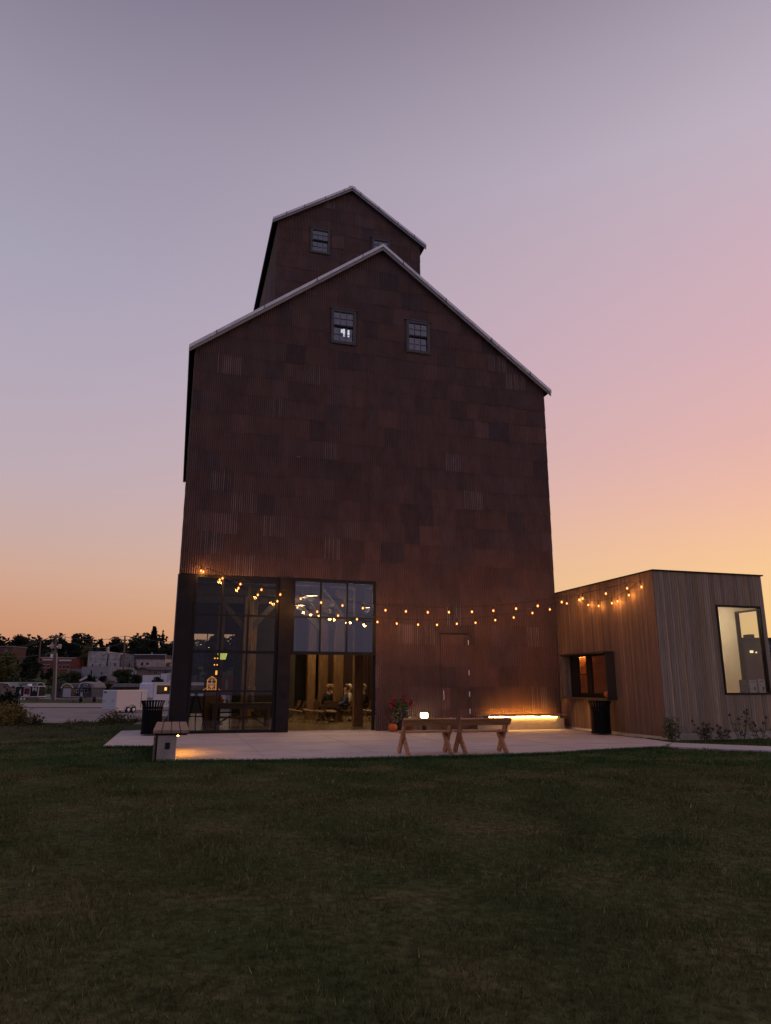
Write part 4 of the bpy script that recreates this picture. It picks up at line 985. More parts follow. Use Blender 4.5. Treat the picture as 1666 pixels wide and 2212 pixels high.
for k in range(24):
    x = rb_.x + (re_.x - rb_.x) * k / 24; mb.box((x, 132.9 + .1 * (k % 2), 0), (x + (re_.x - rb_.x) / 24, 133.4, rb_.z))
mb.build('ribbed_wall', WHITE, r)
r, inv = building('shed', 'long dark low shed with a grey roof behind the white trailer', [(980, 1268, 716, 790, 118, 6, ROOFD, 'wall')], [], [])
P = [b1(x, y, 117.6) for x, y in ((968, 718), (1005, 686), (1250, 690), (1278, 718))]; MB(inv).prism(P, (0, 6.5, 0)).build('roof', ROOFG, r)
for x in (1042, 1075, 1108, 1165, 1198): fbox(MB(inv), x, x + 26, 752, 768, 117.8, .2).build('brick_panel', BRICK, r)
r, inv = building('house', 'dark gabled house with white rakes half buried in trees', [(700, 878, 660, 720, 150, 8, ROOFD, 'wall')], [], [])
P = [b1(x, y, 149.8) for x, y in ((690, 668), (785, 618), (885, 690), (885, 700), (690, 700))]; MB(inv).prism(P, (0, 8, 0)).build('gable', ROOFD, r)
mb = MB(inv); mb.bar(b1(697, 662, 149.5), b1(757, 630, 149.5), .25, .4); mb.bar(b1(786, 617, 149.5), b1(882, 684, 149.5), .25, .4); mb.build('rake_trim', TRIMW, r)
# gambrel barn sheds
def gambrel(nm, label, x0, x1, yt, yk, ye, yb, d, ln, wm, rm, dirx=0, trim=True, cat='shed'):
    A = b1(x0, yb, d); r = empty(nm, Matrix.Translation((A.x, d, A.z)), label, cat); inv = r.matrix_world.inverted()
    w = x1 - x0; xm = (x0 + x1) / 2; pr = [(x0, yb), (x1, yb), (x1, ye), (x1 - w * .14, yk), (xm, yt), (x0 + w * .14, yk), (x0, ye)]
    MB(inv).prism([b1(x, y, d) for x, y in pr], (dirx, ln, 0)).build('wall', wm, r)
    top = [(x1 + w * .04, ye + 3), (x1 - w * .13, yk - 3), (xm, yt - 4), (x0 + w * .13, yk - 3), (x0 - w * .04, ye + 3)]
    m = MB(inv); T = [b1(x, y, d - .15) for x, y in top]; e = Vector((dirx, ln + .3, 0))
    for a, b in zip(T[:-1], T[1:]): m.add([a, b, b + e, a + e, a + Vector((0, 0, .08)), b + Vector((0, 0, .08)), b + e + Vector((0, 0, .08)), a + e + Vector((0, 0, .08))], [(0, 1, 2, 3), (4, 5, 6, 7), (0, 1, 5, 4), (2, 3, 7, 6)])
    m.build('roof', rm, r)
    if trim:
        m = MB(inv)
        for a, b in zip(T[:-1], T[1:]): m.bar(a - Vector((0, .05, 0)), b - Vector((0, .05, 0)), .06, .14)
        m.build('rake_trim', TRIMW, r)
    return r, inv
SLATE = mat('slate blue siding', (.085, .09, .105), .8, 0, .1, 2); CHAR = mat('charcoal siding', (.04, .042, .052), .8, 0, .15, 2)
r, inv = gambrel('barn_shed', 'slate grey gambrel shed with white trim behind the food trailer', 322, 392, 682, 690, 720, 815, 128, 5, SLATE, ROOFG, dirx=-9)
for q in ((336, 352, 710, 726), (340, 362, 742, 772)):
    w = fbox(MB(inv), *q, 127.9, .08).build('window', WDARK, r)
    f = MB(inv); e = 4
    fbox(f, q[0] - e, q[0], q[2] - e, q[3] + e, 127.85, .1); fbox(f, q[1], q[1] + e, q[2] - e, q[3] + e, 127.85, .1); fbox(f, q[0], q[1], q[2] - e, q[2], 127.85, .1); fbox(f, q[0], q[1], q[3], q[3] + e, 127.85, .1); f.build('frame', TRIMW, w)
gambrel('shed', 'small tan gabled shed with pale eaves at the edge of the yard', -60, 92, 684, 690, 712, 790, 126, 5, TAN, mat('green grey roof', (.16, .20, .19), .8))
r, inv = gambrel('barn_shed', 'tan fronted gambrel shed with a white roll-up door', 538, 634, 690, 700, 724, 806, 126, 7, mat('tan gable panel', (.30, .22, .11), .8), CHAR)
fbox(MB(inv), 545, 622, 728, 806, 125.9, .09).build('roll_up_door', mat('pale roll door', (.45, .46, .50), .6, 0, .08, 1), r)
m = MB(inv); fbox(m, 537, 544, 722, 806, 125.8, .12); fbox(m, 624, 631, 722, 806, 125.8, .12); fbox(m, 544, 624, 720, 726, 125.8, .12); m.build('door_trim', ROOFD, r)
building('shed', 'dark lofted shed with a charcoal roof between the two gambrel sheds', [(440, 690, 740, 806, 131, 5, SLATE, 'wall'), (490, 700, 684, 740, 130.6, 5.6, CHAR, 'roof')])
r, inv = gambrel('barn_shed', 'grey gambrel cabin shed with a porch and white framed door', 690, 800, 680, 688, 722, 806, 125, 6, SLATE, ROOFG)
MB(inv).prism([b1(x, y, 123.6) for x, y in ((690, 727), (704, 690), (745, 680), (786, 690), (800, 727))], (0, 1.3, 0)).build('porch_gable', SLATE, r)
m = MB(inv)
for x in (692, 770, 796): m.bar(b1(x, 806, 123.8), b1(x, 727, 123.8), .12)
m.build('porch_post', CHAR, r)
fbox(MB(inv), 700, 724, 738, 800, 124.9, .08).build('door', TRIMW, r); fbox(MB(inv), 706, 718, 742, 762, 124.8, .08).build('window', WDARK, r)
for q in ((738, 760, 740, 765), (668, 682, 738, 764), (738, 758, 696, 712)):
    w = fbox(MB(inv), q[0] - 4, q[1] + 4, q[2] - 4, q[3] + 4, 124.9 if q[2] > 700 else 123.5, .08).build('window', TRIMW, r); fbox(MB(inv), *q, 124.85 if q[2] > 700 else 123.45, .08).build('pane', WDARK, w)
fbox(MB(inv), 655, 700, 736, 806, 125.3, 4).build('side_room', CHAR, r)
# food trailer
A = b1(130, 815, 118); ft = empty('food_trailer', Matrix.Translation((A.x, 118, A.z)), 'black food trailer with a white letter M and a red serving window', 'trailer'); inv = ft.matrix_world.inverted()
fbox(MB(inv), 132, 333, 714, 800, 118, 2.4).build('body', BLACK, ft)
m = MB(inv); fbox(m, 130, 336, 708, 714, 117.9, 2.6); fbox(m, 165, 336, 798, 806, 117.9, 2.6); fbox(m, 130, 136, 714, 800, 117.95, .1); fbox(m, 330, 335, 714, 798, 117.95, .1); m.build('white_trim', TRIMW, ft)
w = fbox(MB(inv), 204, 266, 722, 796, 117.9, .1).build('window', TRIMW, ft); fbox(MB(inv), 209, 261, 727, 780, 117.85, .1).build('serving_opening', mat('dark red inside', (.09, .012, .016), .7), w); fbox(MB(inv), 238, 248, 742, 788, 117.8, .1).build('red_banner', mat('red banner', (.42, .015, .03), .7), w)
m = MB(inv)
P = lambda x, y: b1(x, y, 117.9)
for a, b, w_ in (((289, 750), (289, 718), .18), ((315, 750), (315, 718), .18), ((289, 719), (302, 742), .16), ((315, 719), (302, 742), .16)): m.bar(P(*a), P(*b), .06, w_) if False else m.bar(P(*a), P(*b), w_, .06, (0, 1, 0))
for x in (288, 316): m.bar(P(x - 6, 750), P(x + 6, 750), .12, .06, (0, 1, 0))
for x in (287, 317): m.bar(P(x - 4, 718), P(x + 4, 718), .12, .06, (0, 1, 0))
m.build('letter_m', TRIMW, ft)
def wheel(parent, inv, c, r, nm='wheel', ax='y'):
    m = MB(inv @ Matrix.Translation(c) @ (Matrix.Rotation(R(90), 4, 'X'))); m.lathe([(r * .55, -.1), (r * .95, -.1), (r, -.05), (r, .05), (r * .95, .1), (r * .55, .1)], n=16); w = m.build(nm, BLACK, parent, True)
    m = MB(inv @ Matrix.Translation(c) @ (Matrix.Rotation(R(90), 4, 'X'))); m.lathe([(.001, .04), (r * .55, .06), (r * .55, .11), (.001, .08)], n=12); m.build('rim', GALV, w, True)
for x in (187, 216): wheel(ft, inv, b1(x, 822, 118.1), .36)
m = MB(inv); fbox(m, 225, 335, 812, 818, 118.2, .2); m.build('chassis', BLACK, ft)
MB(inv).bev(tuple(b1(238, 708, 119)), (b1(262, 690, 119).x, 119.8, b1(262, 690, 119).z), .05).build('roof_vent', GALV, ft)
sp = Matrix.Translation((b1(168, 830, 116).x, 116, terr(-60, 116) + .02))
person(Matrix.Translation((b1(168, 830, 115).x, 115, float(terr(b1(168, 830, 115).x, 115)) + .0)) @ Matrix.Rotation(R(-60), 4, 'Z'), 'person in a white shirt standing by the food trailer', (.6, .58, .56), (.03, .03, .035), (.05, .04, .03), stand=True, s=1.0, group='people in the yard')
# white cargo trailer and bus: local x along the side, y to the far side
def vloc(x, y, d, phi): p = at(*R1(x, y), d); return Matrix.Translation(p) @ Matrix.Rotation(phi, 4, 'Z'), p
M, p = vloc(1005, 940, 79, R(61)); gz = float(terr(p.x, p.y)); M = Matrix.Translation((p.x, p.y, gz)) @ Matrix.Rotation(R(61), 4, 'Z')
ct = empty('cargo_trailer', M, 'white enclosed cargo trailer with twin wheels parked on the gravel', 'trailer')
MB().bev((0, 0, .35), (4.3, 2.2, 2.42), .05).build('body', mat('white trailer skin', (.66, .60, .61), .45, 0, .04, 1), ct)
m = MB(); m.box((-.03, .08, .40), (-.005, 2.12, 2.36)); m.build('rear_ramp_door', mat('rear ramp panel', (.48, .52, .55), .5, 0, .06, 1), ct)
m = MB(); m.box((-.02, -.03, 2.34), (4.32, -.004, 2.44)); m.box((-.02, -.03, .33), (4.32, -.004, .42)); m.build('edge_trim', mat('bright trim', (.75, .73, .72), .4, .3), ct)
m = MB(); m.box((3.45, -.02, .5), (4.15, -.006, 2.25)); m.build('side_door', mat('white trailer skin', (1, 1, 1)), ct)
MB().box((3.40, -.025, .5), (3.43, -.004, 2.2)).build('door_hinge', BLACK, ct); MB().box((3.5, -.05, 1.1), (3.62, -.021, 1.15)).build('latch', BLACK, ct)
for y in (.35, 1.7): MB().box((-.06, y, 1.28), (-.032, y + .3, 1.33)).build('latch', BLACK, ct)
MB().box((-.05, 1.55, 2.12), (-.032, 2.0, 2.27)).build('vent', ROOFD, ct)
m = MB()
for k in range(13):
    a = math.pi * k / 12; b = math.pi * (k + 1) / 12
    if k < 12: m.bar((2.0 - .78 * math.cos(a), -.06, .38 + .52 * math.sin(a)), (2.0 - .78 * math.cos(b), -.06, .38 + .52 * math.sin(b)), .12, .05)
m.build('fender', TRIMW, ct)
for x in (1.65, 2.35):
    w = MB(Matrix.Translation((x, -.02, .34)) @ Matrix.Rotation(R(90), 4, 'X')).lathe([(.18, -.12), (.32, -.12), (.34, -.06), (.34, .06), (.32, .12), (.18, .12), (.001, .08)], n=18).build('wheel', BLACK, ct, True)
    MB(Matrix.Translation((x, -.13, .34)) @ Matrix.Rotation(R(90), 4, 'X')).lathe([(.001, .03), (.19, .02), (.19, -.02)], n=14).build('rim', GALV, w, True)
MB().bar((4.3, 1.1, .45), (5.5, 1.1, .45), .1).build('hitch', BLACK, ct)
p = at(*R1(1330, 935), 86); M = Matrix.Translation((p.x, p.y, float(terr(p.x, p.y)))) @ Matrix.Rotation(R(54), 4, 'Z')
bu = empty('bus', M, 'large white bus with a dark side window band parked behind the trailer', 'bus')
BW = mat('white bus paint', (.56, .58, .68), .4, 0, .05, .6)
MB().prism([(0, 0, .45), (0, 0, 3.15), (0, .15, 3.3), (0, 2.35, 3.3), (0, 2.5, 3.15), (0, 2.5, .45)], (11, 0, 0)).build('body', BW, bu)
m = MB(); m.prism([(-.0, .1, 1.5), (-.40, .15, 1.55), (-.28, .2, 3.1), (0, .15, 3.25)], (0, 2.2, 0)); m.build('rear_cap', BW, bu)
bw = MB().box((.35, -.03, 1.95), (10.2, -.006, 2.95)).build('window', mat('bus window tint', (.05, .05, .045), .2), bu)
MB().box((1.35, -.05, 2.3), (2.2, -.031, 2.75)).build('window_frame', BLACK, bw); MB().box((1.40, -.06, 2.35), (1.72, -.051, 2.7)).build('lit_pane', emit('bus window glow', (1, .48, .10), 1.6), bw)
MB().box((.35, -.04, 1.95), (10.2, -.031, 2.12)).build('dark_sill', BLACK, bw)
MB().box((-.02, -.02, 3.2), (11, .1, 3.3)).build('roof_edge', TRIMW, bu)
m = MB(); m.lathe([(.001, .0), (.62, 0), (.62, .02), (.001, .02)], (0, 0, 0), 20); 
for x in (3.4, 8.6):
    MB(Matrix.Translation((x, -.01, .55)) @ Matrix.Rotation(R(90), 4, 'X')).lathe([(.001, 0), (.66, 0), (.66, .012), (.001, .012)], n=24).build('wheel_arch', BLACK, bu)
    w = MB(Matrix.Translation((x, -.03, .5)) @ Matrix.Rotation(R(90), 4, 'X')).lathe([(.25, .0), (.46, .0), (.5, .06), (.46, .12), (.25, .12), (.001, .08)], n=20).build('wheel', BLACK, bu, True)
for z in (1.05, .85): MB().box((2.05, -.02, z), (2.35, -.004, z + .12)).build('marker', ROOFD, bu)
MB().box((1.85, -.015, .55), (1.88, -.004, 1.3)).build('hatch_seam', ROOFD, bu)
for x in (3.0, 3.7): MB().bev((x, .8, 3.3), (x + .5, 1.4, 3.5), .08).build('roof_vent', TRIMW, bu)
# yard odds and ends
q = b1(660, 845, 110); o = empty('picnic_table', Matrix.Translation((q.x, 110, float(terr(q.x, 110)))), 'pale picnic table on the far grass verge', 'table')
MB().bev((-.9, -.4, .70), (.9, .4, .76), .01).build('tabletop', TRIMW, o)
for y in (-.75, .6): MB().bev((-.9, y, .42), (.9, y + .2, .46), .01).build('seat', TRIMW, o)
for x in (-.6, .6):
    m = MB(); m.bar((x, -.7, 0), (x, -.1, .7), .08); m.bar((x, .7, 0), (x, .1, .7), .08); m.bar((x, -.7, .42), (x, .7, .42), .06); m.build('leg', TBW, o)
for x, lab in ((703, 'dark round smoker barrel beside the picnic table'), (820, 'lone dark barrel on the verge short of the white trailer')):
    q = b1(x, 850, 108); o = empty('barrel', Matrix.Translation((q.x, 108, float(terr(q.x, 108)))), lab, 'barrel')
    MB().lathe([(.001, .15), (.2, .2), (.26, .45), (.25, .75), (.18, .9), (.001, .95)], n=16).build('body', BLACK, o, True)
    for k in range(3): MB().bar((.2 * math.cos(k * 2.1), .2 * math.sin(k * 2.1), 0), (.16 * math.cos(k * 2.1), .16 * math.sin(k * 2.1), .3), .05).build('leg', BLACK, o)
# poles and wires
POLEM = mat('weathered pole wood', (.16, .12, .095), .9, 0, .3, 3, stretch=(3, 3, .3))
def upole(label, xb, yb, xt, yt, d, arm, trans=(), arml=2.0, yoff=.4):
    a = b1(xb, yb, d); a.z = float(terr(a.x, d)) - .1; t = b1(xt, yt, d)
    r = empty('utility_pole', Matrix.Translation(a), label, 'utility pole'); inv = r.matrix_world.inverted()
    MB(inv).tube([a, a.lerp(t, .5), t], [.24, .20, .15], 8).build('pole', POLEM, r)
    if arm:
        c = t - Vector((0, 0, yoff)); m = MB(inv); m.bar(c - Vector((arml, .15, -.05)), c + Vector((arml, -.15, .05)), .16, .22); m.build('crossarm', POLEM, r)
        m = MB(inv)
        for s in (-1, 1): m.bar(c + Vector((s * arml * .5, -.05, -.02)), c + Vector((0, 0, -.9)), .06)
        m.build('arm_brace', POLEM, r)
        for k in (-.95, -.45, .45, .95): MB(inv @ Matrix.Translation(c + Vector((k * arml, -.15, .1)))).lathe([(.001, 0), (.07, 0), (.09, .1), (.05, .25), (.001, .28)], n=8).build('insulator', GALV, r)
    for x, y0, y1 in trans:
        p0, p1 = b1(x, y1, d), b1(x, y0, d); m = MB(inv @ Matrix.Translation(p0)); hh = p1.z - p0.z
        m.lathe([(.001, 0), (.28, 0), (.30, .05), (.30, hh * .85), (.22, hh), (.001, hh)], n=14); m.build('transformer', mat('grey transformer', (.34, .33, .34), .5), r, True)
        MB(inv).bar(p0 + Vector((0, 0, hh * .6)), a.lerp(t, .8) + Vector((0, 0, p0.z + hh * .6 - a.lerp(t, .8).z)), .08).build('bracket', BLACK, r)
    return r, inv, a, t
r, inv, a, t = upole('tall utility pole with a crossarm and two grey transformers beside the road', 459, 868, 490, 264, 115, True, ((453, 342, 382), (517, 344, 384)), 1.05, .43)
MB(inv).tube([a + Vector((.45, -.2, 0)), a.lerp(t, .72) + Vector((.3, -.1, 0))], .10, 6).build('conduit', mat('grey conduit', (.36, .33, .30), .7), r)
MB(inv).bev(tuple(b1(455, 445, 114.6) - Vector((.3, 0, .3))), tuple(b1(468, 432, 115)), .05).build('lamp_arm', GALV, r)
_, _, _, t2 = upole('slender utility pole with a short crossarm in front of the stone building', 1076, 640, 1090, 272, 150, True, (), .6, .95)
upole('thin bare pole rising behind the red brick building', 346, 470, 355, 316, 195, False)
upole('short bare pole among the trees on the hill', 806, 372, 808, 310, 215, False)
q = b1(255, 262, 230); g0 = b1(249, 395, 230); fl_ = empty('floodlight_mast', Matrix.Translation(g0), 'tall sports floodlight mast above the trees', 'floodlight'); inv = fl_.matrix_world.inverted()
MB(inv).tube([g0 - Vector((0, 0, 6)), q], .22, 6).build('mast', POLEM, fl_)
for dz in (0, -1.4): MB(inv).bev(tuple(q + Vector((-.6, -.2, dz - .35))), tuple(q + Vector((.6, .2, dz + .2))), .1).build('lamp_bank', mat('lamp bank grey', (.10, .09, .09), .7), fl_)
WIREM = mat('wire', (.03, .025, .025), .6)
def wire(label, p, q, sag, r=.035):
    pts = [p.lerp(q, k / 14) - Vector((0, 0, sag * 4 * (k / 14) * (1 - k / 14))) for k in range(15)]
    tag(MB().tube(pts, r, 4).build('power_line', WIREM), label, 'power line', 'power lines over the town')
wire('upper power line running from the tall pole to the slender pole', t, t2, .8)
wire('power line from the crossarm to the slender pole below the upper one', b1(540, 286, 115), b1(1110, 310, 150), 1.6)
wire('power line leaving the crossarm towards the floodlight mast', b1(428, 288, 115), b1(-200, 365, 190), 1.2)
wire('power line from the pole top sloping away over the dark trees', t, b1(-200, 400, 230), 1.5)
wire('power line from the slender pole top towards the rusty building', t2, b1(1800, 330, 180), .6, .05)
wire('low service wire crossing in front of the dark wood', b1(480, 425, 115), b1(-150, 435, 160), .5)
# ------------------------------------------------------------------ trees
BARK = mat('dark bark', (.045, .035, .028), .95, 0, .3, 2)
LF = {}
def leafmat(k, c):
    if k not in LF: LF[k] = mat('leaves ' + k, c, .8, 0, .55, .7, spec=.15)
    return LF[k]
leafmat('dark', (.018, .026, .016)); leafmat('mid', (.035, .047, .020)); leafmat('olive', (.10, .092, .034)); leafmat('yellow', (.26, .20, .055)); leafmat('blue', (.018, .028, .022))
def crown(mb, c, w, h, n, s, rg, shape='round', lumps=14):
    L = []
    for _ in range(lumps):
        if shape == 'cone':
            t = rg.random() ** .8; a = rg.uniform(0, 6.28); rr = (1 - t) * w * .45
            L.append((Vector((c.x + rr * math.cos(a), c.y + rr * math.sin(a), c.z + t * h)), w * .16 * (1.15 - t), h * .07))
        else:
            t = rg.random(); a = rg.uniform(0, 6.28); prof = math.sin(math.pi * (.12 + .82 * t)) ** .7; rr = w * .36 * prof * math.sqrt(rg.random())
            L.append((Vector((c.x + rr * math.cos(a), c.y + rr * math.sin(a), c.z + h * (.08 + .84 * t))), w * rg.uniform(.16, .27), h * rg.uniform(.11, .20)))
    for i in range(n):
        q, rw, rh = L[rg.randrange(len(L))]
        v = Vector((rg.gauss(0, 1), rg.gauss(0, 1), rg.gauss(0, 1))).normalized() * (rg.random() ** .35)
        p = q + Vector((v.x * rw, v.y * rw, v.z * rh)); k = s * rg.uniform(.5, 1.4)
        a = Vector((rg.uniform(-1, 1), rg.uniform(-1, 1), rg.uniform(-.6, .6))).normalized(); b = a.orthogonal().normalized()
        mb.add([p - a * k, p + b * k * .6, p + a * k, p - b * k * .6], [(0, 1, 2, 3)])
def tree(label, x0, x1, yt, d, k, shape='round', yb=None, n=1500, s=None, nm='tree', cat='tree', seed=None, lumps=16, bare=False):
    n = int(n * 1.5)
    rg = random.Random(seed if seed is not None else int(x0 * 7 + yt)); a, b = b1(x0, yt, d), b1(x1, yt, d); w = b.x - a.x; xc = (a.x + b.x) / 2
    zb = float(terr(xc, d)) if yb is None else b1(x0, yb, d).z; h = a.z - zb; s = s or max(w, h) * .035
    r = empty(nm, Matrix.Translation((xc, d, zb)), label, cat); th = h * (.18 if shape != 'cone' else .06)
    m = MB(); m.tube([(0, 0, -.3), (w * .01, 0, h * .3), (0, w * .01, h * .62), (0, 0, h * .93)], [w * .035, w * .028, w * .016, w * .004], 7)
    for _ in range(9 if not bare else 40):
        z = h * rg.uniform(.25, .85); an = rg.uniform(0, 6.28); ln = w * rg.uniform(.2, .4) * ((1.1 - z / h) * 1.6 if (shape == 'cone' or bare) else 1)
        m.tube([(0, 0, z), (math.cos(an) * ln * .6, math.sin(an) * ln * .6, z + ln * .25), (math.cos(an) * ln, math.sin(an) * ln, z + ln * (.55 if not bare else .15))], [w * .014, w * .009, w * .003], 5)
    m.build('trunk', BARK, r)
    m = MB(); crown(m, Vector((0, 0, th)), w, h - th, n, s, rg, shape, lumps); m.build('crown', LF[k], r, recalc=False)
    return r
tree('broad dark tree with an uneven flat top left of the floodlight mast', 66, 300, 276, 215, 'dark', n=2600, lumps=22)
tree('low dark tree at the edge of the picture beyond the dark brick building', -60, 70, 308, 235, 'dark')
tree('dark tree behind the thin bare pole', 285, 440, 330, 228, 'dark', lumps=18)
tree('tree with a notched top just right of the tall utility pole', 480, 625, 312, 225, 'dark', n=2000)
tree('tallest dark oak shaped tree between the two utility poles', 596, 724, 266, 212, 'dark', n=2400)
tree('small lighter tree in the gap of the skyline', 722, 830, 344, 205, 'olive', n=1300)
tree('spiky dark tree left of the great round one', 826, 946, 304, 222, 'dark', 'cone', n=1800, lumps=34)
tree('great round dark tree behind the stone building', 934, 1108, 286, 214, 'dark', n=2800, lumps=24)
tree('great round dark tree beside the tall spruce', 1112, 1340, 272, 206, 'dark', n=3200, lumps=26)
tree('tall ragged spruce standing highest on the skyline', 1296, 1400, 210, 220, 'blue', 'cone', n=1300, lumps=46, s=.7)
tree('thin half bare conifer next to the tall spruce', 1376, 1466, 240, 222, 'blue', 'cone', n=260, lumps=30, bare=True)
tree('low dark tree between the spruce and the rusty building', 1420, 1560, 330, 225, 'dark', n=2000)
tree('yellow green tree at the edge of the picture above the shrub', -50, 175, 430, 150, 'olive', n=2600, lumps=22)
tree('black green tree in front of the red brick building', 158, 366, 432, 162, 'dark', n=2800, lumps=24, yb=700)
tree('narrow upright young tree left of the food trailer roof', 226, 336, 540, 148, 'mid', 'cone', n=1500, lumps=30, yb=720)
tree('narrow upright young tree behind the slate shed', 330, 410, 556, 147, 'mid', 'cone', n=1200, lumps=26, yb=720)
tree('bushy tree just left of the tall pole foot', 392, 486, 560, 149, 'dark', n=1500, yb=730)
tree('yellowing tree beside the red brick building', 636, 768, 440, 208, 'olive', n=1500, yb=560)
tree('leafy tree in front of the grey rendered wall', 590, 712, 590, 156, 'mid', n=1500, yb=700)
tree('dark bush swallowing the gabled house', 742, 850, 610, 148, 'dark', n=1600, yb=740)
tree('dark bush at the foot of the grey rendered building', 845, 950, 624, 150, 'dark', n=1500, yb=740)
tree('spreading green bush below the slender pole', 968, 1180, 562, 146, 'mid', n=2600, yb=720)
tree('dark bush between the shed roof and the metal building', 1120, 1260, 612, 144, 'dark', n=1700, yb=720)
tree('round dark bush in front of the white metal building', 1320, 1452, 622, 130, 'dark', n=2000, yb=735)
tree('small yellow tree by the peeling building corner', 1436, 1506, 500, 186, 'yellow', n=700, yb=560)
# trees seen through the hall
def tD(label, x0, x1, yt, d, k, **kw):
    f = lambda x, y: (x * 1.5006 * 2.687, (y * 1.5006 - 1960) * 2.687)
    a, b = f(x0, yt), f(x1, yt); return tree(label, a[0], b[0], a[1], d, k, **kw)
tD('lacy round tree seen through the grid glazing against the sunset', 440, 512, 1369, 170, 'dark', n=1500, lumps=26, s=.42)
tD('conifer at the edge of the view through the grid glazing', 404, 428, 1372, 175, 'dark', shape='cone', n=600, lumps=26)
tD('low dark tree behind the hall', 500, 620, 1388, 190, 'dark', n=1500)
tD('dark tree filling the distance behind the hall', 395, 470, 1398, 180, 'mid', n=1500)
rg = random.Random(77)
m = MB()
for i in range(150):
    x = rg.uniform(-150, 40); d = rg.uniform(218, 270); zt = float(terr(x, d)); crown(m, Vector((x, d, zt - 2)), rg.uniform(9, 15), rg.uniform(6, 9.5), 170, .75, rg, 'round', 8)
tag(m.build('wooded_hill', LF['dark'], recalc=False), 'dark wood covering the hill behind the town', 'wood', None, 'stuff')
m = MB()
for i in range(70):
    x = rg.uniform(-110, 25); d = rg.uniform(146, 200); zt = float(terr(x, d)); crown(m, Vector((x, d, zt - 1)), rg.uniform(4, 8), rg.uniform(2.5, 4.2), 110, .5, rg, 'round', 6)
tag(m.build('undergrowth', LF['mid'], recalc=False), 'low scrub on the slope between the sheds and the town', 'scrub', None, 'stuff')
# building beyond the annex
def bD(x, y, d): return at(x, y, d)
a, b = bD(1560, 1380.5, 66), bD(1760, 1380.5, 66)
r = empty('flat_roofed_building', Matrix.Translation((a.x, 66, 0)), 'long grey flat roofed building glowing from one window beyond the annex', 'building'); inv = r.matrix_world.inverted()
gz = float(terr(30, 66)) - .3
MB(inv).box((a.x, 66, gz), (b.x, 80, a.z)).build('wall', mat('dusky grey wall', (.07, .068, .075), .9, 0, .15, .5), r)
MB(inv).box((a.x - .2, 65.8, a.z), (b.x, 80, a.z + .12)).build('roof', ROOFD, r)
c = bD(1623, 1376, 67); MB(inv).box((c.x - .25, 67, a.z), (c.x + .3, 68, c.z + .25)).build('chimney', ROOFD, r)
rw = zoomed(2260, 1920, 6.146)
for (x0, x1, y0, y1, lit) in ((1058, 1112, 1160, 1205, 1), (1170, 1190, 1185, 1210, 1), (1420, 1480, 1050, 1100, 0), (1420, 1480, 1130, 1220, 0), (1450, 1500, 1380, 1440, 0)):
    p0, p1 = bD(*rw(x0, y1), 65.9), bD(*rw(x1, y0), 65.9); w = MB(inv).box((p0.x, 65.85, p0.z), (p1.x, 65.95, p1.z)).build('window', emit('far window glow', (1, .82, .35), 1.4) if lit else MUNT, r)
    if not lit: MB(inv).box((p0.x + .12, 65.8, p0.z + .1), (p1.x - .12, 65.84, p1.z - .1)).build('pane', WDARK, w)
# ------------------------------------------------------------------ near plants
rg = random.Random(9)
def stems(mb, x, y, z, h, n, spread, leaf, rg, ls=.05):
    for _ in range(n):
        a = rg.uniform(0, 6.28); l = rg.uniform(.0, spread); hh = h * rg.uniform(.55, 1.05); bx_, by_ = x + l * .4 * math.cos(a), y + l * .4 * math.sin(a)
        tx, ty = x + l * math.cos(a), y + l * math.sin(a); P = [(bx_, by_, z), ((bx_ + tx) / 2, (by_ + ty) / 2, z + hh * .6), (tx, ty, z + hh)]
        mb.tube(P, [.008, .006, .003], 4, False)
        for k in range(leaf):
            t = rg.uniform(.25, 1); p = Vector(P[0]).lerp(Vector(P[2]), t) + Vector((rg.uniform(-.1, .1), rg.uniform(-.1, .1), 0)); k_ = ls * rg.uniform(.6, 1.5)
            d = Vector((rg.uniform(-1, 1), rg.uniform(-1, 1), rg.uniform(-.3, .8))).normalized(); b = d.orthogonal().normalized()
            mb.add([p, p + d * k_ + b * k_ * .3, p + d * 2 * k_, p + d * k_ - b * k_ * .3], [(0, 1, 2, 3)])
def shrub(label, x0, x1, yt, yb, d, k, n, nm='shrub', ls=.06):
    a, b = b1(x0, yb, d), b1(x1, yt, d); xc = (a.x + b.x) / 2; z0 = float(terr(xc, d)) - .05; h = b.z - z0
    m = MB(Matrix.Translation((-xc, -d, -z0)))
    for _ in range(n):
        x = rg.uniform(a.x, b.x); stems(m, x, d + rg.uniform(-.7, .7), z0, h * rg.uniform(.5, 1) * (1 - .5 * abs((x - xc) / max(.01, b.x - xc)) ** 2), 3, .35, 9, rg, ls)
    r = empty(nm, Matrix.Translation((xc, d, z0)), label, 'shrub'); m.build('foliage', LF[k], r, recalc=False)
shrub('leafy shrub with yellowing leaves at the edge of the lawn', -40, 165, 800, 1030, 26.5, 'yellow', 90, ls=.07)
shrub('dark shrub standing behind the yellowing one', -40, 135, 690, 1000, 30, 'dark', 70, ls=.09)
shrub('sparse leggy weed shrub at the lawn edge', 165, 310, 905, 1030, 27, 'olive', 22, ls=.05)
shrub('tall leafy weed in front of the white trailer', 925, 1050, 872, 1005, 31, 'olive', 12, ls=.07)
m = MB(); 
for _ in range(520):
    xx = rg.uniform(560, 1560); p = b1(xx, 1000, 31); y = rg.uniform(29.5, 33); p = b1(xx, 1000, y); stems(m, p.x, y, float(terr(p.x, y)) - .05, rg.uniform(.15, .42) * (.6 if xx < 860 else 1.1), 2, .2, 4, rg, .045)
tag(m.build('tall_weeds', LF['olive'], recalc=False), 'tall weeds along the crest of the lawn', 'weeds', None, 'stuff')
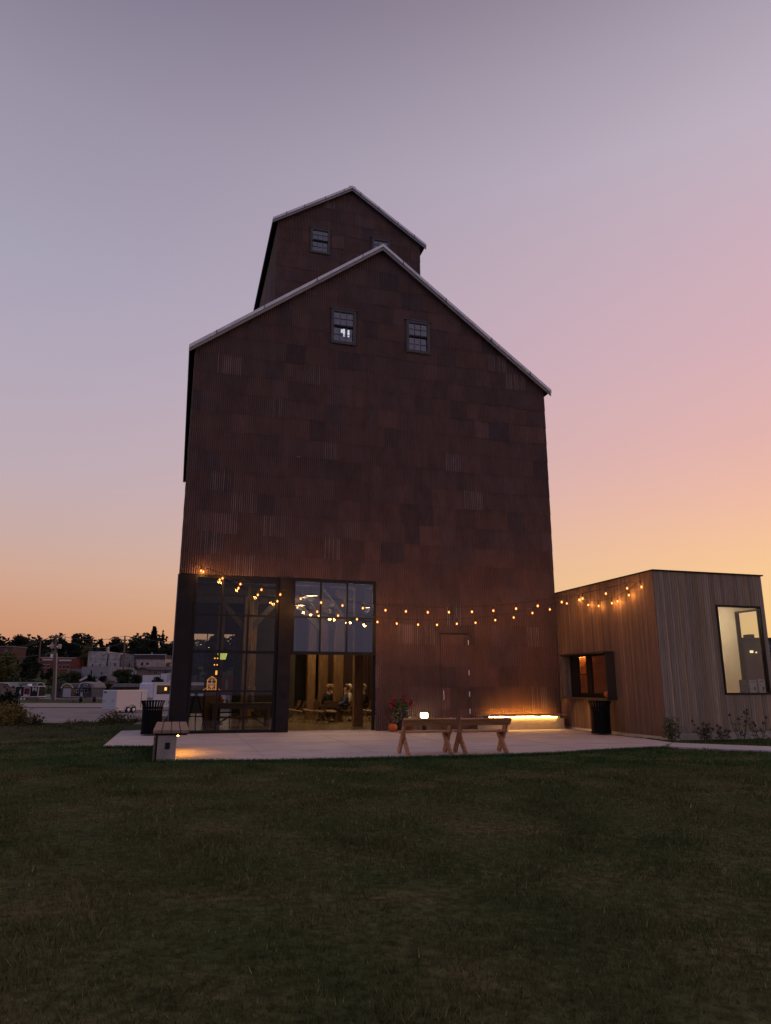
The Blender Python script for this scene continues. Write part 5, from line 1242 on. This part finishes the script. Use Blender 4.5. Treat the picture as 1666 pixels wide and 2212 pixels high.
# seed head plants in the bed by the annex
SEED = mat('seed head', (.07, .045, .035), .9); SG = mat('bed leaf', (.085, .085, .035), .8, 0, .5, 9)
bed = [(2175, 2360, .78, 'tall pale weed at the annex corner', 0, 9), (2285, 2395, .62, 'clump of brown coneflowers left in the annex bed', 9, 12), (2350, 2400, .5, 'low clump of brown coneflowers in the middle of the annex bed', 5, 7), (2405, 2400, .98, 'tallest coneflower clump under the annex window', 5, 6), (2465, 2400, .9, 'coneflower clump at the outer end of the annex bed', 5, 7)]
for sx_, sy_, h, lab, nh, ns in bed:
    g = at(sx_ / 1.5006, 1600, 19.9); p = Vector((g.x, 19.9, -.02)); h *= .88; r = empty('coneflower' if nh else 'weed', Matrix.Translation(p), lab, 'plant'); m = MB(); hd = MB()
    for i in range(ns):
        a = rg.uniform(0, 6.28); l = rg.uniform(.05, .34); hh = h * rg.uniform(.5, 1); t = (l * math.cos(a), l * math.sin(a) * .6, hh)
        m.tube([(t[0] * .3, t[1] * .3, 0), (t[0] * .8, t[1] * .8, hh * .6), t], [.008, .007, .005], 4, False)
        for _ in range(16 if not nh else 5):
            q = Vector((t[0] * .6, t[1] * .6, hh * rg.uniform(.1, .8 if nh else 1))) + Vector((rg.uniform(-.08, .08), rg.uniform(-.05, .05), 0)); d_ = Vector((rg.uniform(-1, 1), rg.uniform(-1, 1), rg.uniform(-.2, .6))).normalized() * .07; b_ = d_.orthogonal().normalized() * .025
            m.add([q, q + d_ + b_, q + d_ * 2, q + d_ - b_], [(0, 1, 2, 3)])
        if i < nh: hd = MB(); icos(hd, t, .036, 1, (1, 1, 1.2), .2, rg); hd.lathe([(.055, t[2] - .035), (.02, t[2] - .012)], (t[0], t[1], 0), 8); hd.build('seed_head', SEED, r, recalc=False)
    m.build('foliage', SG, r, recalc=False)
# ------------------------------------------------------------------ lawn grass
rnd = np.random.default_rng(4)
def fnoise(x, y, s, seed):
    r_ = np.random.default_rng(seed); v = 0
    for k in range(6):
        a = r_.uniform(0, 6.28); f = s * r_.uniform(.6, 1.7); v = v + np.sin((x * math.cos(a) + y * math.sin(a)) * f + r_.uniform(0, 6.28))
    return v / 6
PATP = np.array([list(wl(u, v))[:2] for u, v in pat]); PTH = np.array([list(wl(u, v))[:2] for u, v in ((11.45, -7.60), (13.2, -9.3), (17, -12.5), (17.8, -11.6), (14.0, -8.25), (12.44, -6.57))])
GST = np.array([list(wl(u, v))[:2] for u, v in ((-1.2, 14), (-1.26, 8), (-1.44, 2.1), (-.05, 2.1), (-.05, 14))])
BLD = np.array([list(wl(u, v))[:2] for u, v in ((-.1, -.1), (W, -.1), (13.0, -5.56), (16.9, -5.56), (16.9, 17), (-.1, 17))])
def inside(px, py, poly):
    r_ = np.zeros(len(px), bool); n = len(poly)
    for i in range(n):
        x0, y0 = poly[i]; x1, y1 = poly[(i + 1) % n]
        c = ((y0 > py) != (y1 > py)) & (px < (x1 - x0) * (py - y0) / (y1 - y0 + 1e-12) + x0); r_ ^= c
    return r_
X, Y = [], []
for y0, y1, dens in ((3.2, 5, 4600), (5, 7.5, 3300), (7.5, 11, 2100), (11, 15, 1400), (15, 20, 600), (20, 31, 200)):
    hw0 = y1 * .60 + 1.0; n = int((y1 - y0) * 2 * hw0 * dens); X.append(rnd.uniform(-hw0, hw0, n)); Y.append(rnd.uniform(y0, y1, n))
X = np.concatenate(X); Y = np.concatenate(Y)
ok = (np.abs(X) < Y * .59 + .8) & ~inside(X, Y, PATP) & ~inside(X, Y, PTH) & ~inside(X, Y, GST) & ~inside(X, Y, BLD)
ok &= rnd.uniform(0, 1, len(X)) < .62 + .5 * fnoise(X, Y, 2.3, 1) + .45 * fnoise(X, Y, 6, 2)
X, Y = X[ok], Y[ok]
# taller uncut fringe where the mower misses the slab edges
ex, ey = [], []
for (ua, va), (ub, vb) in zip(pat[1:13], pat[2:14]):
    k = int(math.hypot(ub - ua, vb - va) * 900); t = rnd.uniform(0, 1, k); w_ = rnd.exponential(.07, k); dn = math.hypot(ub - ua, vb - va)
    nx, ny = (vb - va) / dn, -(ub - ua) / dn
    uu = ua + (ub - ua) * t - (-nx if False else nx) * -w_; vv = va + (vb - va) * t + ny * w_
    q = O2[None] + uu[:, None] * U2 + vv[:, None] * V2; ex.append(q[:, 0]); ey.append(q[:, 1])
ex = np.concatenate(ex); ey = np.concatenate(ey); k = ~inside(ex, ey, PATP) & ~inside(ex, ey, PTH); ex, ey = ex[k], ey[k]; NE = len(ex)
X = np.concatenate([X, ex]); Y = np.concatenate([Y, ey]); n = len(X); Z = terr(X, Y)
tuft = np.clip(.5 + fnoise(X, Y, 5, 3) + .6 * fnoise(X, Y, 13, 5), .15, 1.6)
hgt = rnd.uniform(.018, .046, n) * (.45 + 1.0 * tuft ** 1.4); hgt *= np.where(Y > 13.5, 1.25, 1)
hgt[-NE:] = rnd.uniform(.03, .085, NE)
wid = np.maximum(.0028, Y * .00052) * rnd.uniform(.7, 1.5, n)
an = rnd.uniform(0, 2 * np.pi, n); ln = hgt * rnd.uniform(.1, 1.1, n); la = rnd.uniform(0, 2 * np.pi, n)
V = np.empty((n, 3, 3), 'f')
V[:, 0] = np.stack([X - wid * np.cos(an), Y - wid * np.sin(an), Z - .005], -1); V[:, 1] = np.stack([X + wid * np.cos(an), Y + wid * np.sin(an), Z - .005], -1)
V[:, 2] = np.stack([X + ln * np.cos(la), Y + ln * np.sin(la), Z + hgt], -1)
me = bpy.data.meshes.new('lawn_grass'); me.vertices.add(3 * n); me.vertices.foreach_set('co', V.ravel()); me.loops.add(3 * n); me.loops.foreach_set('vertex_index', np.arange(3 * n, dtype='i'))
me.polygons.add(n); me.polygons.foreach_set('loop_start', np.arange(0, 3 * n, 3, dtype='i'))
try: me.polygons.foreach_set('loop_total', np.full(n, 3, 'i'))
except Exception: pass
g = np.clip(.5 + .55 * fnoise(X, Y, 1.1, 6) + .35 * fnoise(X, Y, 4, 7) + rnd.normal(0, .20, n), 0, 1)[:, None]
c = np.array([[.060, .090, .029]]) * (1 - g) + np.array([[.128, .122, .052]]) * g
dry = (rnd.uniform(0, 1, n) < .025)[:, None]; c = np.where(dry, [[.32, .26, .14]], c) * rnd.uniform(.65, 1.35, (n, 1))
far = np.clip((Y - 13.0) / 1.2, 0, 1)[:, None] * (X > -9)[:, None]; c = c * (1 - far) + far * np.array([[.056, .105, .034]]) * rnd.uniform(.6, 1.4, (n, 1))
at_ = me.attributes.new('col', 'FLOAT_COLOR', 'FACE'); at_.data.foreach_set('color', np.concatenate([c, np.ones((n, 1))], 1).astype('f').ravel())
me.update(); me.validate()
me.materials.append(mat('grass blade', (0, 0, 0), .9, 0, .3, .8, True, spec=.08))
o = bpy.data.objects.new('lawn_grass', me); COL.objects.link(o); tag(o, 'short dark lawn grass with dry tufts', 'grass', None, 'stuff')
